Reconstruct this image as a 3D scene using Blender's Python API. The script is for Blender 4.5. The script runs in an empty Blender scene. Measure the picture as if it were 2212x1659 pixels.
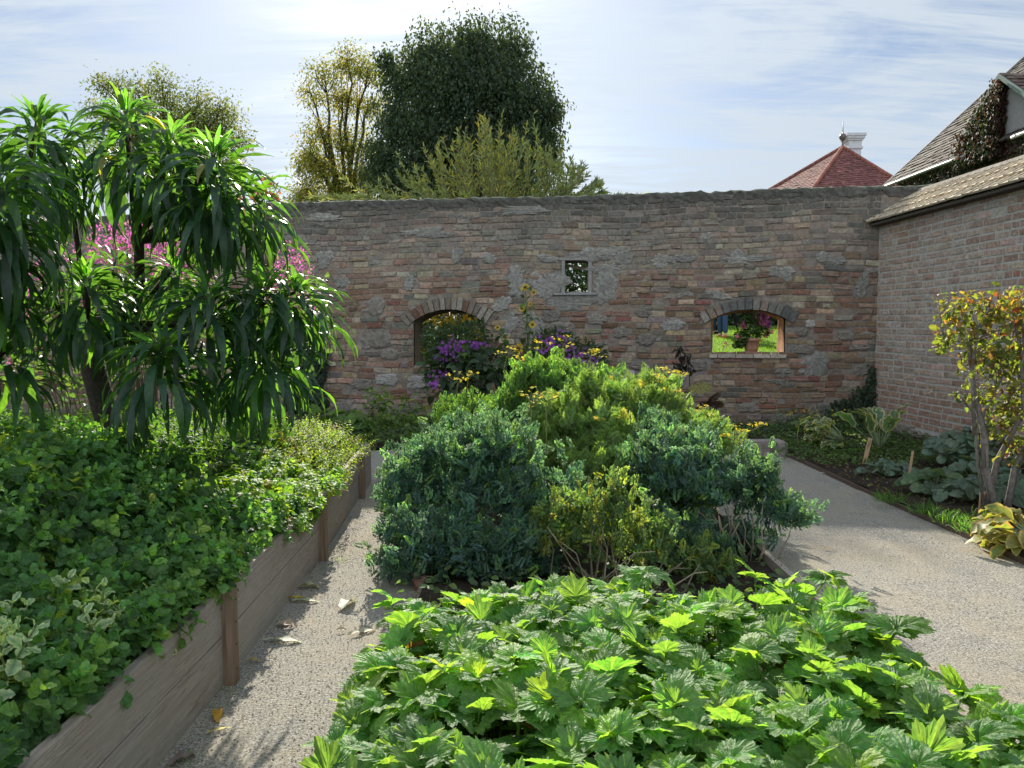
import bpy, bmesh, math
import numpy as np
rng = np.random.default_rng(11)
PI = math.pi
R = math.radians
scene = bpy.context.scene
COL = scene.collection
EYE = 1.4
PITCH = R(4.0)
SUN_EL, SUN_AZ = R(28.7), R(-7.0)      # azimuth measured from +Y towards +X

def ray(X, Y):
    """direction (per unit of depth y) seen at picture place X, Y (2212-wide frame)"""
    a = (X - 1106.0) / 1659.0
    u = (829.5 - Y) / 1659.0
    yw = math.cos(PITCH) + math.sin(PITCH) * u
    zw = -math.sin(PITCH) + math.cos(PITCH) * u
    return a / yw, zw / yw
def P(X, Y, y):
    a, b = ray(X, Y)
    return np.array([a * y, y, EYE + b * y])
def G(X, Y, z=0.0):
    a, b = ray(X, Y)
    y = (z - EYE) / b
    return np.array([a * y, y, z])

# ------------------------------------------------------------------ mesh collector
class MB:
    def __init__(s):
        s.V = []; s.C = []; s.L = []; s.T = []; s.n = 0; s.S = []
    def add(s, V, F, col=(1, 1, 1), smooth=False):
        V = np.asarray(V, float).reshape(-1, 3)
        loops = np.array([i for f in F for i in f], np.int64) + s.n
        tot = np.array([len(f) for f in F], np.int64)
        c = np.asarray(col, float)
        if c.ndim == 1: c = np.tile(c[:3], (len(V), 1))
        s.V.append(V); s.C.append(c); s.L.append(loops); s.T.append(tot)
        s.S.append(np.full(len(F), smooth)); s.n += len(V)
        return s
    def inst(s, V, F, C, smooth=False):
        """V (N,n,3) copies of one template with faces F, colours (N,n,3)"""
        N, n = V.shape[:2]
        if N == 0: return s
        fl = np.array([i for f in F for i in f], np.int64)
        tot = np.array([len(f) for f in F], np.int64)
        loops = (fl[None, :] + (np.arange(N) * n)[:, None]).ravel() + s.n
        s.V.append(V.reshape(-1, 3)); s.C.append(np.broadcast_to(C, V.shape).reshape(-1, 3))
        s.L.append(loops); s.T.append(np.tile(tot, N)); s.S.append(np.full(N * len(tot), smooth)); s.n += N * n
        return s
    def box(s, a, b, col=(1, 1, 1)):
        x0, y0, z0 = a; x1, y1, z1 = b
        V = [(x0,y0,z0),(x1,y0,z0),(x1,y1,z0),(x0,y1,z0),(x0,y0,z1),(x1,y0,z1),(x1,y1,z1),(x0,y1,z1)]
        return s.add(V, BOXF, col)
    def obox(s, c, ax, ay, az, col=(1, 1, 1)):
        """box from centre c and three half-axis vectors"""
        c = np.array(c, float); ax = np.array(ax, float); ay = np.array(ay, float); az = np.array(az, float)
        V = [c + i*ax + j*ay + k*az for k in (-1, 1) for (i, j) in ((-1,-1),(1,-1),(1,1),(-1,1))]
        return s.add(V, BOXF, col)
    def tube(s, pts, rad, sides=6, col=(1, 1, 1), cap=True, smooth=True):
        pts = np.array(pts, float); m = len(pts)
        rad = np.broadcast_to(np.asarray(rad, float), (m,))
        T = np.gradient(pts, axis=0); T /= np.linalg.norm(T, axis=1)[:, None] + 1e-9
        ref = np.array([0., 0., 1.]) if abs(T[0][2]) < .9 else np.array([1., 0., 0.])
        A = np.cross(T, ref); A /= np.linalg.norm(A, axis=1)[:, None] + 1e-9
        B = np.cross(T, A)
        th = np.arange(sides) * 2 * PI / sides
        V = pts[:, None, :] + rad[:, None, None] * (A[:, None, :] * np.cos(th)[None, :, None] + B[:, None, :] * np.sin(th)[None, :, None])
        F = [(i*sides+j, i*sides+(j+1) % sides, (i+1)*sides+(j+1) % sides, (i+1)*sides+j) for i in range(m-1) for j in range(sides)]
        if cap: F += [tuple(range(sides))[::-1], tuple((m-1)*sides + j for j in range(sides))]
        c = np.asarray(col, float)
        return s.add(V.reshape(-1, 3), F, c, smooth)
    def lathe(s, c, prof, sides=16, col=(1, 1, 1), smooth=True):
        """prof: list of (radius, z)"""
        th = np.arange(sides) * 2 * PI / sides
        V = [(c[0]+r*math.cos(a), c[1]+r*math.sin(a), c[2]+z) for r, z in prof for a in th]
        m = len(prof)
        F = [(i*sides+j, i*sides+(j+1) % sides, (i+1)*sides+(j+1) % sides, (i+1)*sides+j) for i in range(m-1) for j in range(sides)]
        F += [tuple(range(sides))[::-1], tuple((m-1)*sides + j for j in range(sides))]
        return s.add(V, F, col, smooth)
    def build(s, name, mat, parent=None, base=None):
        V = np.concatenate(s.V); C = np.concatenate(s.C)
        L = np.concatenate(s.L).astype(np.int32); T = np.concatenate(s.T)
        loc = np.zeros(3)
        if base is not None: loc = np.array(base, float)
        off = loc.copy()
        if parent is not None:
            off = np.array(parent.get('_w', (0., 0., 0.)), float); loc = np.zeros(3)
        me = bpy.data.meshes.new(name)
        me.vertices.add(len(V)); me.vertices.foreach_set('co', (V - off).astype(np.float32).ravel())
        me.loops.add(len(L)); me.loops.foreach_set('vertex_index', L)
        me.polygons.add(len(T)); st = np.concatenate([[0], np.cumsum(T)[:-1]]).astype(np.int32)
        me.polygons.foreach_set('loop_start', st)
        me.polygons.foreach_set('use_smooth', np.concatenate(s.S))
        me.update(calc_edges=True)
        at = me.color_attributes.new('Col', 'FLOAT_COLOR', 'POINT')
        c4 = np.ones((len(V), 4), np.float32); c4[:, :3] = np.clip(C, 0, 1)
        at.data.foreach_set('color', c4.ravel())
        me.materials.append(mat)
        o = bpy.data.objects.new(name, me); COL.objects.link(o)
        o.location = loc
        if parent is not None:
            o.parent = parent; o['_w'] = list(off)
        else: o['_w'] = list(loc)
        return o
BOXF = [(3,2,1,0),(4,5,6,7),(0,1,5,4),(1,2,6,5),(2,3,7,6),(3,0,4,7)]

def tag(o, label=None, cat=None, group=None, kind=None):
    if label: o['label'] = label
    if cat: o['category'] = cat
    if group: o['group'] = group
    if kind: o['kind'] = kind
    return o
def thing(name, label, cat, loc, group=None):
    o = bpy.data.objects.new(name, None); COL.objects.link(o)
    o.location = tuple(float(v) for v in loc); o.empty_display_size = .1
    o['_w'] = [float(v) for v in loc]
    return tag(o, label, cat, group, 'thing')

def unit(v):
    v = np.asarray(v, float)
    return v / (np.linalg.norm(v, axis=-1, keepdims=True) + 1e-12)
def rdir(n, zmin=-1, zmax=1):
    z = rng.uniform(zmin, zmax, n); a = rng.uniform(0, 2*PI, n); r = np.sqrt(1 - z*z)
    return np.stack([r*np.cos(a), r*np.sin(a), z], 1)
def jit(col, n, v=.2, h=.08):
    """n colours around col"""
    c = np.tile(np.asarray(col, float), (n, 1))
    c *= np.exp(rng.normal(0, v, (n, 1))); c *= np.exp(rng.normal(0, h, (n, 3)))
    return np.clip(c, 0, 1)
def pick(cols, w, n, v=.18, h=.06):
    w = np.array(w, float); w /= w.sum()
    i = rng.choice(len(cols), n, p=w)
    c = np.array(cols, float)[i]
    return np.clip(c * np.exp(rng.normal(0, v, (n, 1))) * np.exp(rng.normal(0, h, (n, 3))), 0, 1)
def lerp(a, b, t): return a + (b - a) * t
def fbm(x, y, s=1.0, seed=0):
    x = np.asarray(x) * s + seed * 7.13; y = np.asarray(y) * s - seed * 3.7
    return (np.sin(x*1.7+1.3*np.sin(y*1.1)) * np.cos(y*1.9+.7*np.sin(x*1.3)) * .5
            + np.sin(x*3.9+y*2.3+2.1) * .25 + np.cos(y*5.3-x*4.1+.4) * .15 + np.sin(x*9.1)*np.cos(y*8.3) * .1)

# ------------------------------------------------------------------ leaf templates: (V, F, mask)   mask 1 at the margin
def leaf(W=.5, n=6, serr=0., fold=.15, droop=.5, p=1.0, q=.8, curl0=0., tip=1.0, wave=0., side=1):
    t = np.linspace(0, 1, n+1)
    ang = curl0 - droop * t**1.0
    dy = np.cos(ang); dz = np.sin(ang)
    y = np.concatenate([[0], np.cumsum((dy[1:]+dy[:-1])/2/n)]); z = np.concatenate([[0], np.cumsum((dz[1:]+dz[:-1])/2/n)])
    w = W/2 * np.sin(PI * np.clip(t, 0.001, .999)**p)**q * (1 + serr * np.where(np.arange(n+1) % 2, 1, -1))
    w[0] = .012; w[-1] = 0.004
    V = []; M = []
    for i in range(n+1):
        wz = wave * math.sin(i*1.9) * w[i]
        nx = -math.sin(ang[i]); nz = math.cos(ang[i])
        f = fold * w[i]
        V += [(-w[i], y[i]+nx*(f+wz)*1, z[i]+nz*(f+wz)), (0, y[i], z[i]), (w[i], y[i]+nx*(f-wz), z[i]+nz*(f-wz))]
        M += [1, 0, 1]
    F = []
    for i in range(n):
        a = 3*i; b = a+3
        F += [(a, a+1, b+1, b), (a+1, a+2, b+2, b+1)]
    return np.array(V), F, np.array(M, float)

def palmate(lobes, spread=2.3, teeth=.09, cup=.25, pleat=.10, droop=.5, n=44, cut=.55, seed=0):
    """lobes: list of (angle, length, halfwidth)"""
    r0 = np.random.default_rng(seed)
    th = np.linspace(-spread, spread, n)
    r = np.zeros(n); fold = np.zeros(n)
    for a, l, hw in lobes:
        d = np.abs(th - a) / hw
        v = l * np.clip(1 - cut * d**1.3, 0, 1)
        k = v > r
        r = np.where(k, v, r); fold = np.where(k, np.clip(d, 0, 1), fold)
    r *= 1 + teeth * np.where(np.arange(n) % 2, 1, -1) + r0.normal(0, .03, n)
    V = [(0, 0, 0)]; M = [0]
    rings = (.3, .62, 1.0)
    for k, f in enumerate(rings):
        for i in range(n):
            rr = r[i] * f
            z = cup * rr + pleat * fold[i] * math.sin(PI * min(f, .75)) - droop * rr**2.2 + r0.normal(0, .012)
            V.append((rr*math.sin(th[i]), rr*math.cos(th[i]), z)); M.append(float(np.clip(1 - fold[i]*5, 0, .8)))
    F = [(0, 1+i, 2+i) for i in range(n-1)]
    for k in range(2):
        a = 1 + k*n; b = a + n
        F += [(a+i, b+i, b+i+1, a+i+1) for i in range(n-1)]
    return np.array(V), F, np.array(M, float)

def quadleaf(W=.5, fold=.1):
    V = [(0,0,0), (-W/2,.45,fold), (0,1,0), (W/2,.45,fold)]
    return np.array(V, float), [(0,3,2,1)], np.array([0,.5,1,.5])
def merge(tpls):
    V = []; F = []; M = []; n = 0
    for v, f, m in tpls:
        V.append(v); F += [tuple(i+n for i in q) for q in f]; M.append(m); n += len(v)
    return np.concatenate(V), F, np.concatenate(M)
def xform(t, pos=(0,0,0), d=(0,1,0), nrm=(0,0,1), s=1.):
    v, f, m = t; d = unit(d); x = unit(np.cross(d, nrm)); z = np.cross(x, d)
    return np.array(pos) + s*(v[:, :1]*x + v[:, 1:2]*d + v[:, 2:]*z), f, m

def place(mb, tpls, pos, d, nrm, s, col, col2=None, smooth=False, squash=None):
    """put one of the templates at every pos, axis d, face normal nrm, length s, base colour col, margin colour col2"""
    pos = np.asarray(pos, float); N = len(pos)
    if N == 0: return
    d = unit(np.broadcast_to(d, (N, 3))); nrm = np.broadcast_to(nrm, (N, 3))
    x = np.cross(d, nrm); bad = np.linalg.norm(x, axis=1) < 1e-4
    x[bad] = (1, 0, 0); x = unit(x); z = np.cross(x, d)
    s = np.broadcast_to(np.asarray(s, float), (N,)); col = np.broadcast_to(col, (N, 3))
    col2 = col if col2 is None else np.broadcast_to(col2, (N, 3))
    if isinstance(tpls, tuple): tpls = [tpls]
    k = rng.integers(0, len(tpls), N)
    for i, (v, f, m) in enumerate(tpls):
        q = np.nonzero(k == i)[0]
        if len(q) == 0: continue
        vv = v[None]
        V = pos[q][:, None, :] + s[q][:, None, None] * (vv[..., 0:1]*x[q][:, None, :] + vv[..., 1:2]*d[q][:, None, :] + vv[..., 2:3]*z[q][:, None, :])
        C = col[q][:, None, :] * (1-m)[None, :, None] + col2[q][:, None, :] * m[None, :, None]
        mb.inst(V, f, C, smooth)

def sprigs(mb, tpls, Pp, A, size, K, cols, col2=None, e0=1.1, e1=-.1, hs=.45, grow=(.45, 1.0), per=2, tipbright=1.25, jv=.12):
    """opposite leaf pairs down a shoot: tip Pp, axis A"""
    N = len(Pp); A = unit(A); ref = rdir(N); X = unit(np.cross(A, ref)); Y = np.cross(A, X)
    size = np.broadcast_to(size, (N,))
    for k in range(K):
        f = k / max(1, K-1)
        e = lerp(e0, e1, f); g = lerp(grow[0], grow[1], f)
        for j in range(per):
            a = k*PI/per*1.0 + j*2*PI/per + rng.normal(0, .2, N)
            r = X*np.cos(a)[:, None] + Y*np.sin(a)[:, None]
            ee = e + rng.normal(0, .18, N)
            d = r*np.cos(ee)[:, None] + A*np.sin(ee)[:, None]
            nr = -r*np.sin(ee)[:, None] + A*np.cos(ee)[:, None] + rng.normal(0, .15, (N, 3))
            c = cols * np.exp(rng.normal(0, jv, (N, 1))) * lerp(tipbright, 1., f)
            place(mb, tpls, Pp - A*(hs*k*size)[:, None] + r*(.05*size)[:, None], d, nr, size*g*rng.uniform(.85, 1.15, N), c,
                  None if col2 is None else col2)

def ell_sample(ells, n, r0=.75, r1=1.03, zmin=-.5, inner=.7):
    """points in the outer shells of a union of ellipsoids (x,y,z,rx,ry,rz); returns points and outward directions"""
    E = np.array(ells, float); w = (E[:, 3]*E[:, 5] + E[:, 4]*E[:, 5] + E[:, 3]*E[:, 4]); w /= w.sum()
    Pp = []; D = []; got = 0
    while got < n:
        m = (n - got) * 2 + 50
        k = rng.choice(len(E), m, p=w); u = rdir(m, zmin, 1.)
        r = rng.uniform(r0, r1, m)
        p = E[k, :3] + u * E[k, 3:] * r[:, None]
        keep = np.ones(m, bool)
        for i in range(len(E)):
            q = np.linalg.norm((p - E[i, :3]) / E[i, 3:], axis=1)
            keep &= (q > inner) | (k == i)
        p = p[keep]; d = unit(u[keep] / E[k[keep], 3:])
        Pp.append(p); D.append(d); got += len(p)
    return np.concatenate(Pp)[:n], np.concatenate(D)[:n]

# ------------------------------------------------------------------ materials
def new_mat(name):
    m = bpy.data.materials.new(name); m.use_nodes = True
    nt = m.node_tree; nt.nodes.clear()
    out = nt.nodes.new('ShaderNodeOutputMaterial')
    return m, nt, out
def N_(nt, t, **kw):
    n = nt.nodes.new(t)
    for k, v in kw.items(): setattr(n, k, v)
    return n
def noise(nt, scale, detail=4, rough=.55, coord='Object', stretch=None, dist=0.):
    tc = N_(nt, 'ShaderNodeTexCoord'); n = N_(nt, 'ShaderNodeTexNoise')
    n.inputs['Scale'].default_value = scale; n.inputs['Detail'].default_value = detail; n.inputs['Roughness'].default_value = rough
    n.inputs['Distortion'].default_value = dist
    if stretch is not None:
        mp = N_(nt, 'ShaderNodeMapping'); mp.inputs['Scale'].default_value = stretch
        nt.links.new(tc.outputs[coord], mp.inputs[0]); nt.links.new(mp.outputs[0], n.inputs['Vector'])
    else: nt.links.new(tc.outputs[coord], n.inputs['Vector'])
    return n.outputs['Fac']
def ramp(nt, fac, stops):
    r = N_(nt, 'ShaderNodeValToRGB'); e = r.color_ramp.elements
    while len(e) < len(stops): e.new(.5)
    for i, (p, c) in enumerate(stops):
        e[i].position = p; e[i].color = (*c, 1) if len(c) == 3 else c
    nt.links.new(fac, r.inputs[0]); return r.outputs[0]
def g_(v): return (v, v, v)
def mixc(nt, fac, a, b, mode='MIX'):
    m = N_(nt, 'ShaderNodeMix', data_type='RGBA', blend_type=mode)
    for sock, v in ((m.inputs[0], fac), (m.inputs[6], a), (m.inputs[7], b)):
        if isinstance(v, (int, float)): sock.default_value = v
        elif isinstance(v, tuple): sock.default_value = (*v, 1)
        else: nt.links.new(v, sock)
    return m.outputs[2]
def bump(nt, h, strength=.4, dist=.01, prev=None):
    b = N_(nt, 'ShaderNodeBump'); b.inputs['Strength'].default_value = strength; b.inputs['Distance'].default_value = dist
    nt.links.new(h, b.inputs['Height'])
    if prev is not None: nt.links.new(prev, b.inputs['Normal'])
    return b.outputs['Normal']
def attr(nt):
    a = N_(nt, 'ShaderNodeAttribute'); a.attribute_name = 'Col'; return a.outputs['Color']
def principled(nt, out, col, rough=.8, normal=None, spec=.3, metal=0.):
    b = N_(nt, 'ShaderNodeBsdfPrincipled')
    for sock, v in ((b.inputs['Base Color'], col), (b.inputs['Roughness'], rough)):
        if isinstance(v, (int, float)): sock.default_value = v
        elif isinstance(v, tuple): sock.default_value = (*v, 1)
        else: nt.links.new(v, sock)
    b.inputs['Specular IOR Level'].default_value = spec; b.inputs['Metallic'].default_value = metal
    if normal is not None: nt.links.new(normal, b.inputs['Normal'])
    nt.links.new(b.outputs[0], out.inputs[0]); return b
def leaf_mat(name, rough=.5, spec=.5, trans=.45, gain=(3.0, 3.0, 1.0), nscale=60, bstr=.25, bdist=.004):
    m, nt, out = new_mat(name); c = attr(nt)
    nz = noise(nt, nscale, 3)
    c1 = mixc(nt, 1.0, c, ramp(nt, nz, [(.3, g_(.72)), (.7, g_(1.2))]), 'MULTIPLY')
    nrm = bump(nt, nz, bstr, bdist)
    b = principled(nt, out, c1, rough, nrm, spec)
    tr = N_(nt, 'ShaderNodeBsdfTranslucent'); nt.links.new(mixc(nt, 1.0, c1, gain, 'MULTIPLY'), tr.inputs[0])
    mx = N_(nt, 'ShaderNodeMixShader'); mx.inputs[0].default_value = trans
    nt.links.new(b.outputs[0], mx.inputs[1]); nt.links.new(tr.outputs[0], mx.inputs[2]); nt.links.new(mx.outputs[0], out.inputs[0])
    return m
def vc_mat(name, rough=.85, spec=.2, nscale=25, lo=.65, hi=1.25, bstr=.5, bdist=.01, detail=6):
    m, nt, out = new_mat(name); c = attr(nt); nz = noise(nt, nscale, detail, .65)
    c1 = mixc(nt, 1.0, c, ramp(nt, nz, [(.3, g_(lo)), (.7, g_(hi))]), 'MULTIPLY')
    principled(nt, out, c1, rough, bump(nt, nz, bstr, bdist), spec); return m

M = {}
M['leaf'] = leaf_mat('leaf', .55, .35, .45, (2.7, 2.9, 1.1))
M['gloss_leaf'] = leaf_mat('glossy_leaf', .42, .45, .45, (6.4, 6.4, 1.0), 40, .3, .004)
M['balm_leaf'] = leaf_mat('balm_leaf', .55, .35, .42, (3.4, 3.0, .8), 90, .6, .006)
M['big_leaf'] = leaf_mat('crinkled_leaf', .56, .42, .5, (3.5, 3.2, .8), 70, .9, .007)
M['far_leaf'] = leaf_mat('tree_leaf', .6, .25, .4, (2.2, 2.0, .8), 5, 0, .01)
M['petal'] = leaf_mat('petal', .6, .2, .4, (1.6, 1.4, 1.6), 50, .1, .003)
M['bark'] = vc_mat('bark', .9, .15, 30, .5, 1.3, .8, .01)
M['stem'] = vc_mat('stem', .75, .25, 60, .75, 1.15, .2, .003)
M['brick'] = vc_mat('brick_stone', .92, .12, 22, .6, 1.28, .9, .012, 9)
M['paint'] = vc_mat('painted_plaster', .8, .2, 6, .85, 1.08, .2, .01)
M['metal'] = vc_mat('weathered_metal', .45, .5, 20, .8, 1.1, .1, .003)
M['cloth'] = vc_mat('cloth', .9, .1, 60, .85, 1.1, .3, .004)
M['skin'] = vc_mat('skin', .55, .4, 40, .95, 1.05, .05, .002)
M['clay'] = vc_mat('terracotta', .8, .25, 25, .8, 1.12, .3, .004)
# ================================================================== camera, light, sky
cam = bpy.data.cameras.new('camera'); co = bpy.data.objects.new('camera', cam); COL.objects.link(co)
cam.sensor_width = 36; cam.lens = 27; cam.clip_start = .05; cam.clip_end = 2000
co.location = (0, 0, EYE); co.rotation_euler = (PI/2 - PITCH, 0, 0); scene.camera = co
sun_dir = np.array([math.sin(SUN_AZ)*math.cos(SUN_EL), math.cos(SUN_AZ)*math.cos(SUN_EL), math.sin(SUN_EL)])
ld = bpy.data.lights.new('sun', 'SUN'); lo = bpy.data.objects.new('sun', ld); COL.objects.link(lo)
ld.energy = 5.0; ld.angle = R(.6); ld.color = (1, .93, .80)
import mathutils
lo.rotation_euler = mathutils.Vector(tuple(sun_dir)).to_track_quat('Z', 'Y').to_euler()
lo.location = (0, 0, 30)
w = bpy.data.worlds.new('World'); scene.world = w; w.use_nodes = True
nt = w.node_tree; nt.nodes.clear(); wo = nt.nodes.new('ShaderNodeOutputWorld')
sky = N_(nt, 'ShaderNodeTexSky', sky_type='NISHITA'); sky.sun_disc = False
sky.sun_elevation = SUN_EL; sky.sun_rotation = SUN_AZ; sky.air_density = 1.0; sky.dust_density = .7; sky.ozone_density = 3.5
bg1 = N_(nt, 'ShaderNodeBackground'); bg1.inputs[1].default_value = .05; nt.links.new(sky.outputs[0], bg1.inputs[0])
tc = N_(nt, 'ShaderNodeTexCoord'); sp = N_(nt, 'ShaderNodeSeparateXYZ'); nt.links.new(tc.outputs['Generated'], sp.inputs[0])
def math_(nt, op, a, b=None, clamp=False):
    n = N_(nt, 'ShaderNodeMath', operation=op); n.use_clamp = clamp
    for i, v in enumerate((a, b)):
        if v is None: continue
        if isinstance(v, (int, float)): n.inputs[i].default_value = v
        else: nt.links.new(v, n.inputs[i])
    return n.outputs[0]
den = math_(nt, 'ADD', math_(nt, 'MAXIMUM', sp.outputs[2], 0.0), .16)
cx = N_(nt, 'ShaderNodeCombineXYZ')
nt.links.new(math_(nt, 'DIVIDE', sp.outputs[0], den), cx.inputs[0]); nt.links.new(math_(nt, 'DIVIDE', sp.outputs[1], den), cx.inputs[1])
def wnoise(scale, rot, st, detail=7, rough=.6, dist=.6):
    mp = N_(nt, 'ShaderNodeMapping'); mp.inputs['Rotation'].default_value = (0, 0, rot); mp.inputs['Scale'].default_value = st
    nt.links.new(cx.outputs[0], mp.inputs[0]); n = N_(nt, 'ShaderNodeTexNoise')
    n.inputs['Scale'].default_value = scale; n.inputs['Detail'].default_value = detail; n.inputs['Roughness'].default_value = rough; n.inputs['Distortion'].default_value = dist
    nt.links.new(mp.outputs[0], n.inputs['Vector']); return n.outputs['Fac']
a1 = wnoise(1.5, .35, (.7, 2.4, 1), 8, .62, 1.2); a2 = wnoise(.7, -.2, (1, 1.8, 1), 4, .5, .3); a3 = wnoise(4.5, .15, (.4, 3.4, 1), 9, .7, 1.6)
s1 = math_(nt, 'ADD', math_(nt, 'MULTIPLY', a1, .45), math_(nt, 'ADD', math_(nt, 'MULTIPLY', a2, .35), math_(nt, 'MULTIPLY', a3, .20)))
mask = ramp(nt, s1, [(.415, g_(.12)), (.47, g_(.55)), (.53, g_(1.))])
# one short vapour trail high on the left
def cpt(X, Y):
    a, b = ray(X, Y); v = unit([a, 1., b]); return np.array([v[0], v[1]])/(v[2] + .16)
ca, cb = cpt(283, 168), cpt(420, 104); cd = cb - ca; cl = np.linalg.norm(cd); cd = cd/cl; cn = np.array([-cd[1], cd[0]])
def dotn(v, off):
    n = N_(nt, 'ShaderNodeVectorMath', operation='DOT_PRODUCT'); nt.links.new(cx.outputs[0], n.inputs[0]); n.inputs[1].default_value = (float(v[0]), float(v[1]), 0)
    return math_(nt, 'SUBTRACT', n.outputs['Value'], float(off))
def rmap(v, a, b, c, d):
    n = N_(nt, 'ShaderNodeMapRange', interpolation_type='SMOOTHSTEP'); nt.links.new(v, n.inputs[0])
    for i, q in enumerate((a, b, c, d)): n.inputs[i+1].default_value = q
    return n.outputs[0]
acr = rmap(math_(nt, 'ABSOLUTE', dotn(cn, ca @ cn)), .0, .012, 1., 0.); alo = dotn(cd, ca @ cd)
trail = math_(nt, 'MULTIPLY', math_(nt, 'MULTIPLY', acr, math_(nt, 'MULTIPLY', rmap(alo, -.01, .03, 0., 1.), rmap(alo, cl*.75, cl*1.1, 1., 0.))), .75)
mask = math_(nt, 'MAXIMUM', mask, trail)
bg2 = N_(nt, 'ShaderNodeBackground'); bg2.inputs[0].default_value = (.78, .885, 1.0, 1)
sv = N_(nt, 'ShaderNodeVectorMath', operation='DOT_PRODUCT'); nt.links.new(tc.outputs['Generated'], sv.inputs[0]); sv.inputs[1].default_value = tuple(float(v) for v in sun_dir)
glow = math_(nt, 'POWER', math_(nt, 'MAXIMUM', sv.outputs['Value'], 0.0), 14.0)
def sstep(v, a, b):
    n = N_(nt, 'ShaderNodeMapRange', interpolation_type='SMOOTHSTEP'); nt.links.new(v, n.inputs[0])
    n.inputs[1].default_value = a; n.inputs[2].default_value = b; return n.outputs[0]
sky_fill = math_(nt, 'MAXIMUM', math_(nt, 'MULTIPLY', sstep(sp.outputs[2], .50, .85), .35), sstep(math_(nt, 'MULTIPLY', sp.outputs[1], -1.), .0, .5))   # added out-of-frame cloud brightening overhead and behind, fills the shaded walls
nt.links.new(math_(nt, 'ADD', math_(nt, 'ADD', math_(nt, 'MULTIPLY', glow, .14), .40), math_(nt, 'MULTIPLY', sky_fill, .48)), bg2.inputs[1])
mxs = N_(nt, 'ShaderNodeMixShader'); nt.links.new(math_(nt, 'MAXIMUM', mask, math_(nt, 'MULTIPLY', sky_fill, .9)), mxs.inputs[0]); nt.links.new(bg1.outputs[0], mxs.inputs[1]); nt.links.new(bg2.outputs[0], mxs.inputs[2])
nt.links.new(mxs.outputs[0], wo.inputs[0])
scene.view_settings.view_transform = 'Standard'; scene.view_settings.look = 'None'; scene.view_settings.gamma = 1.0
scene.view_settings.exposure = 1.02
scene.render.engine = 'CYCLES'
scene.cycles.max_bounces = 8; scene.cycles.diffuse_bounces = 4; scene.cycles.transmission_bounces = 4; scene.cycles.glossy_bounces = 2

# ================================================================== ground sheets
def sheet(name, x0, x1, y0, y1, z, mat, nx=1, ny=1, zf=None):
    X, Y = np.meshgrid(np.linspace(x0, x1, nx+1), np.linspace(y0, y1, ny+1))
    Z = np.full_like(X, z) if zf is None else zf(X, Y)
    V = np.stack([X, Y, Z], -1).reshape(-1, 3)
    F = [(j*(nx+1)+i, j*(nx+1)+i+1, (j+1)*(nx+1)+i+1, (j+1)*(nx+1)+i) for j in range(ny) for i in range(nx)]
    m = MB(); m.add(V, F, (1, 1, 1), smooth=nx > 1)
    return tag(m.build(name, mat), kind='structure')

m_, n_, o_ = new_mat('far_ground')
principled(n_, o_, ramp(n_, noise(n_, .6, 5), [(.3, (.05, .075, .02)), (.7, (.10, .12, .04))]), .95)
sheet('ground', -400, 400, -150, 650, -.012, m_)
# gravel: pale sandy grit with dark specks, trodden patches
gm, n_, o_ = new_mat('gravel')
f1 = noise(n_, 105, 5, .8); f2 = noise(n_, 60, 4, .6); f3 = noise(n_, 1.6, 5, .6); f4 = noise(n_, 7, 5, .6)
fine = ramp(n_, f1, [(.38, (.055, .052, .048)), (.45, (.19, .18, .155)), (.54, (.31, .29, .25)), (.66, (.52, .50, .45))])
sand = ramp(n_, f2, [(.30, (.24, .20, .14)), (.7, (.40, .34, .245))])
pm = math_(n_, 'ADD', math_(n_, 'MULTIPLY', f3, .6), math_(n_, 'MULTIPLY', f4, .4))
c_ = mixc(n_, ramp(n_, pm, [(.46, g_(.0)), (.58, g_(.45))]), fine, sand)
c_ = mixc(n_, ramp(n_, f4, [(.25, g_(.35)), (.45, g_(0.))]), c_, (.09, .085, .08))
principled(n_, o_, c_, .95, bump(n_, f1, .9, .006, bump(n_, f2, .5, .012)), .15)
sheet('gravel_path', -1.32, 3.06, -.6, 9.0, .0, gm, 60, 120, lambda X, Y: .006*fbm(X, Y, 1.4) + .003*fbm(X, Y, 6., 2))
sheet('gravel_crossing', -6, -1.32, 6.95, 8.9, -.001, gm)
# dark soil
sm, n_, o_ = new_mat('soil')
f1 = noise(n_, 45, 6, .7); f2 = noise(n_, 5, 4)
c_ = mixc(n_, .5, ramp(n_, f1, [(.3, (.012, .010, .008)), (.6, (.055, .042, .032)), (.8, (.13, .105, .08))]), ramp(n_, f2, [(.3, (.03, .024, .018)), (.7, (.075, .06, .045))]))
principled(n_, o_, c_, .95, bump(n_, f1, 1., .03), .1)
sheet('soil_bed', 3.075, 5.6, -.5, 11.2, .03, sm, 50, 200, lambda X, Y: .035 + .02*fbm(X, Y, 3.) + .012*fbm(X, Y, 11., 3))
sheet('soil_bed', -7, 3.07, 8.95, 12.6, .03, sm, 150, 60, lambda X, Y: .03 + .03*fbm(X, Y, 2.) + .012*fbm(X, Y, 9., 3))
sheet('soil_bed', -.47, 1.47, .4, 7.7, .04, sm, 60, 120, lambda X, Y: .05 + .02*fbm(X, Y, 3.) + .01*fbm(X, Y, 11., 5))
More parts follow.
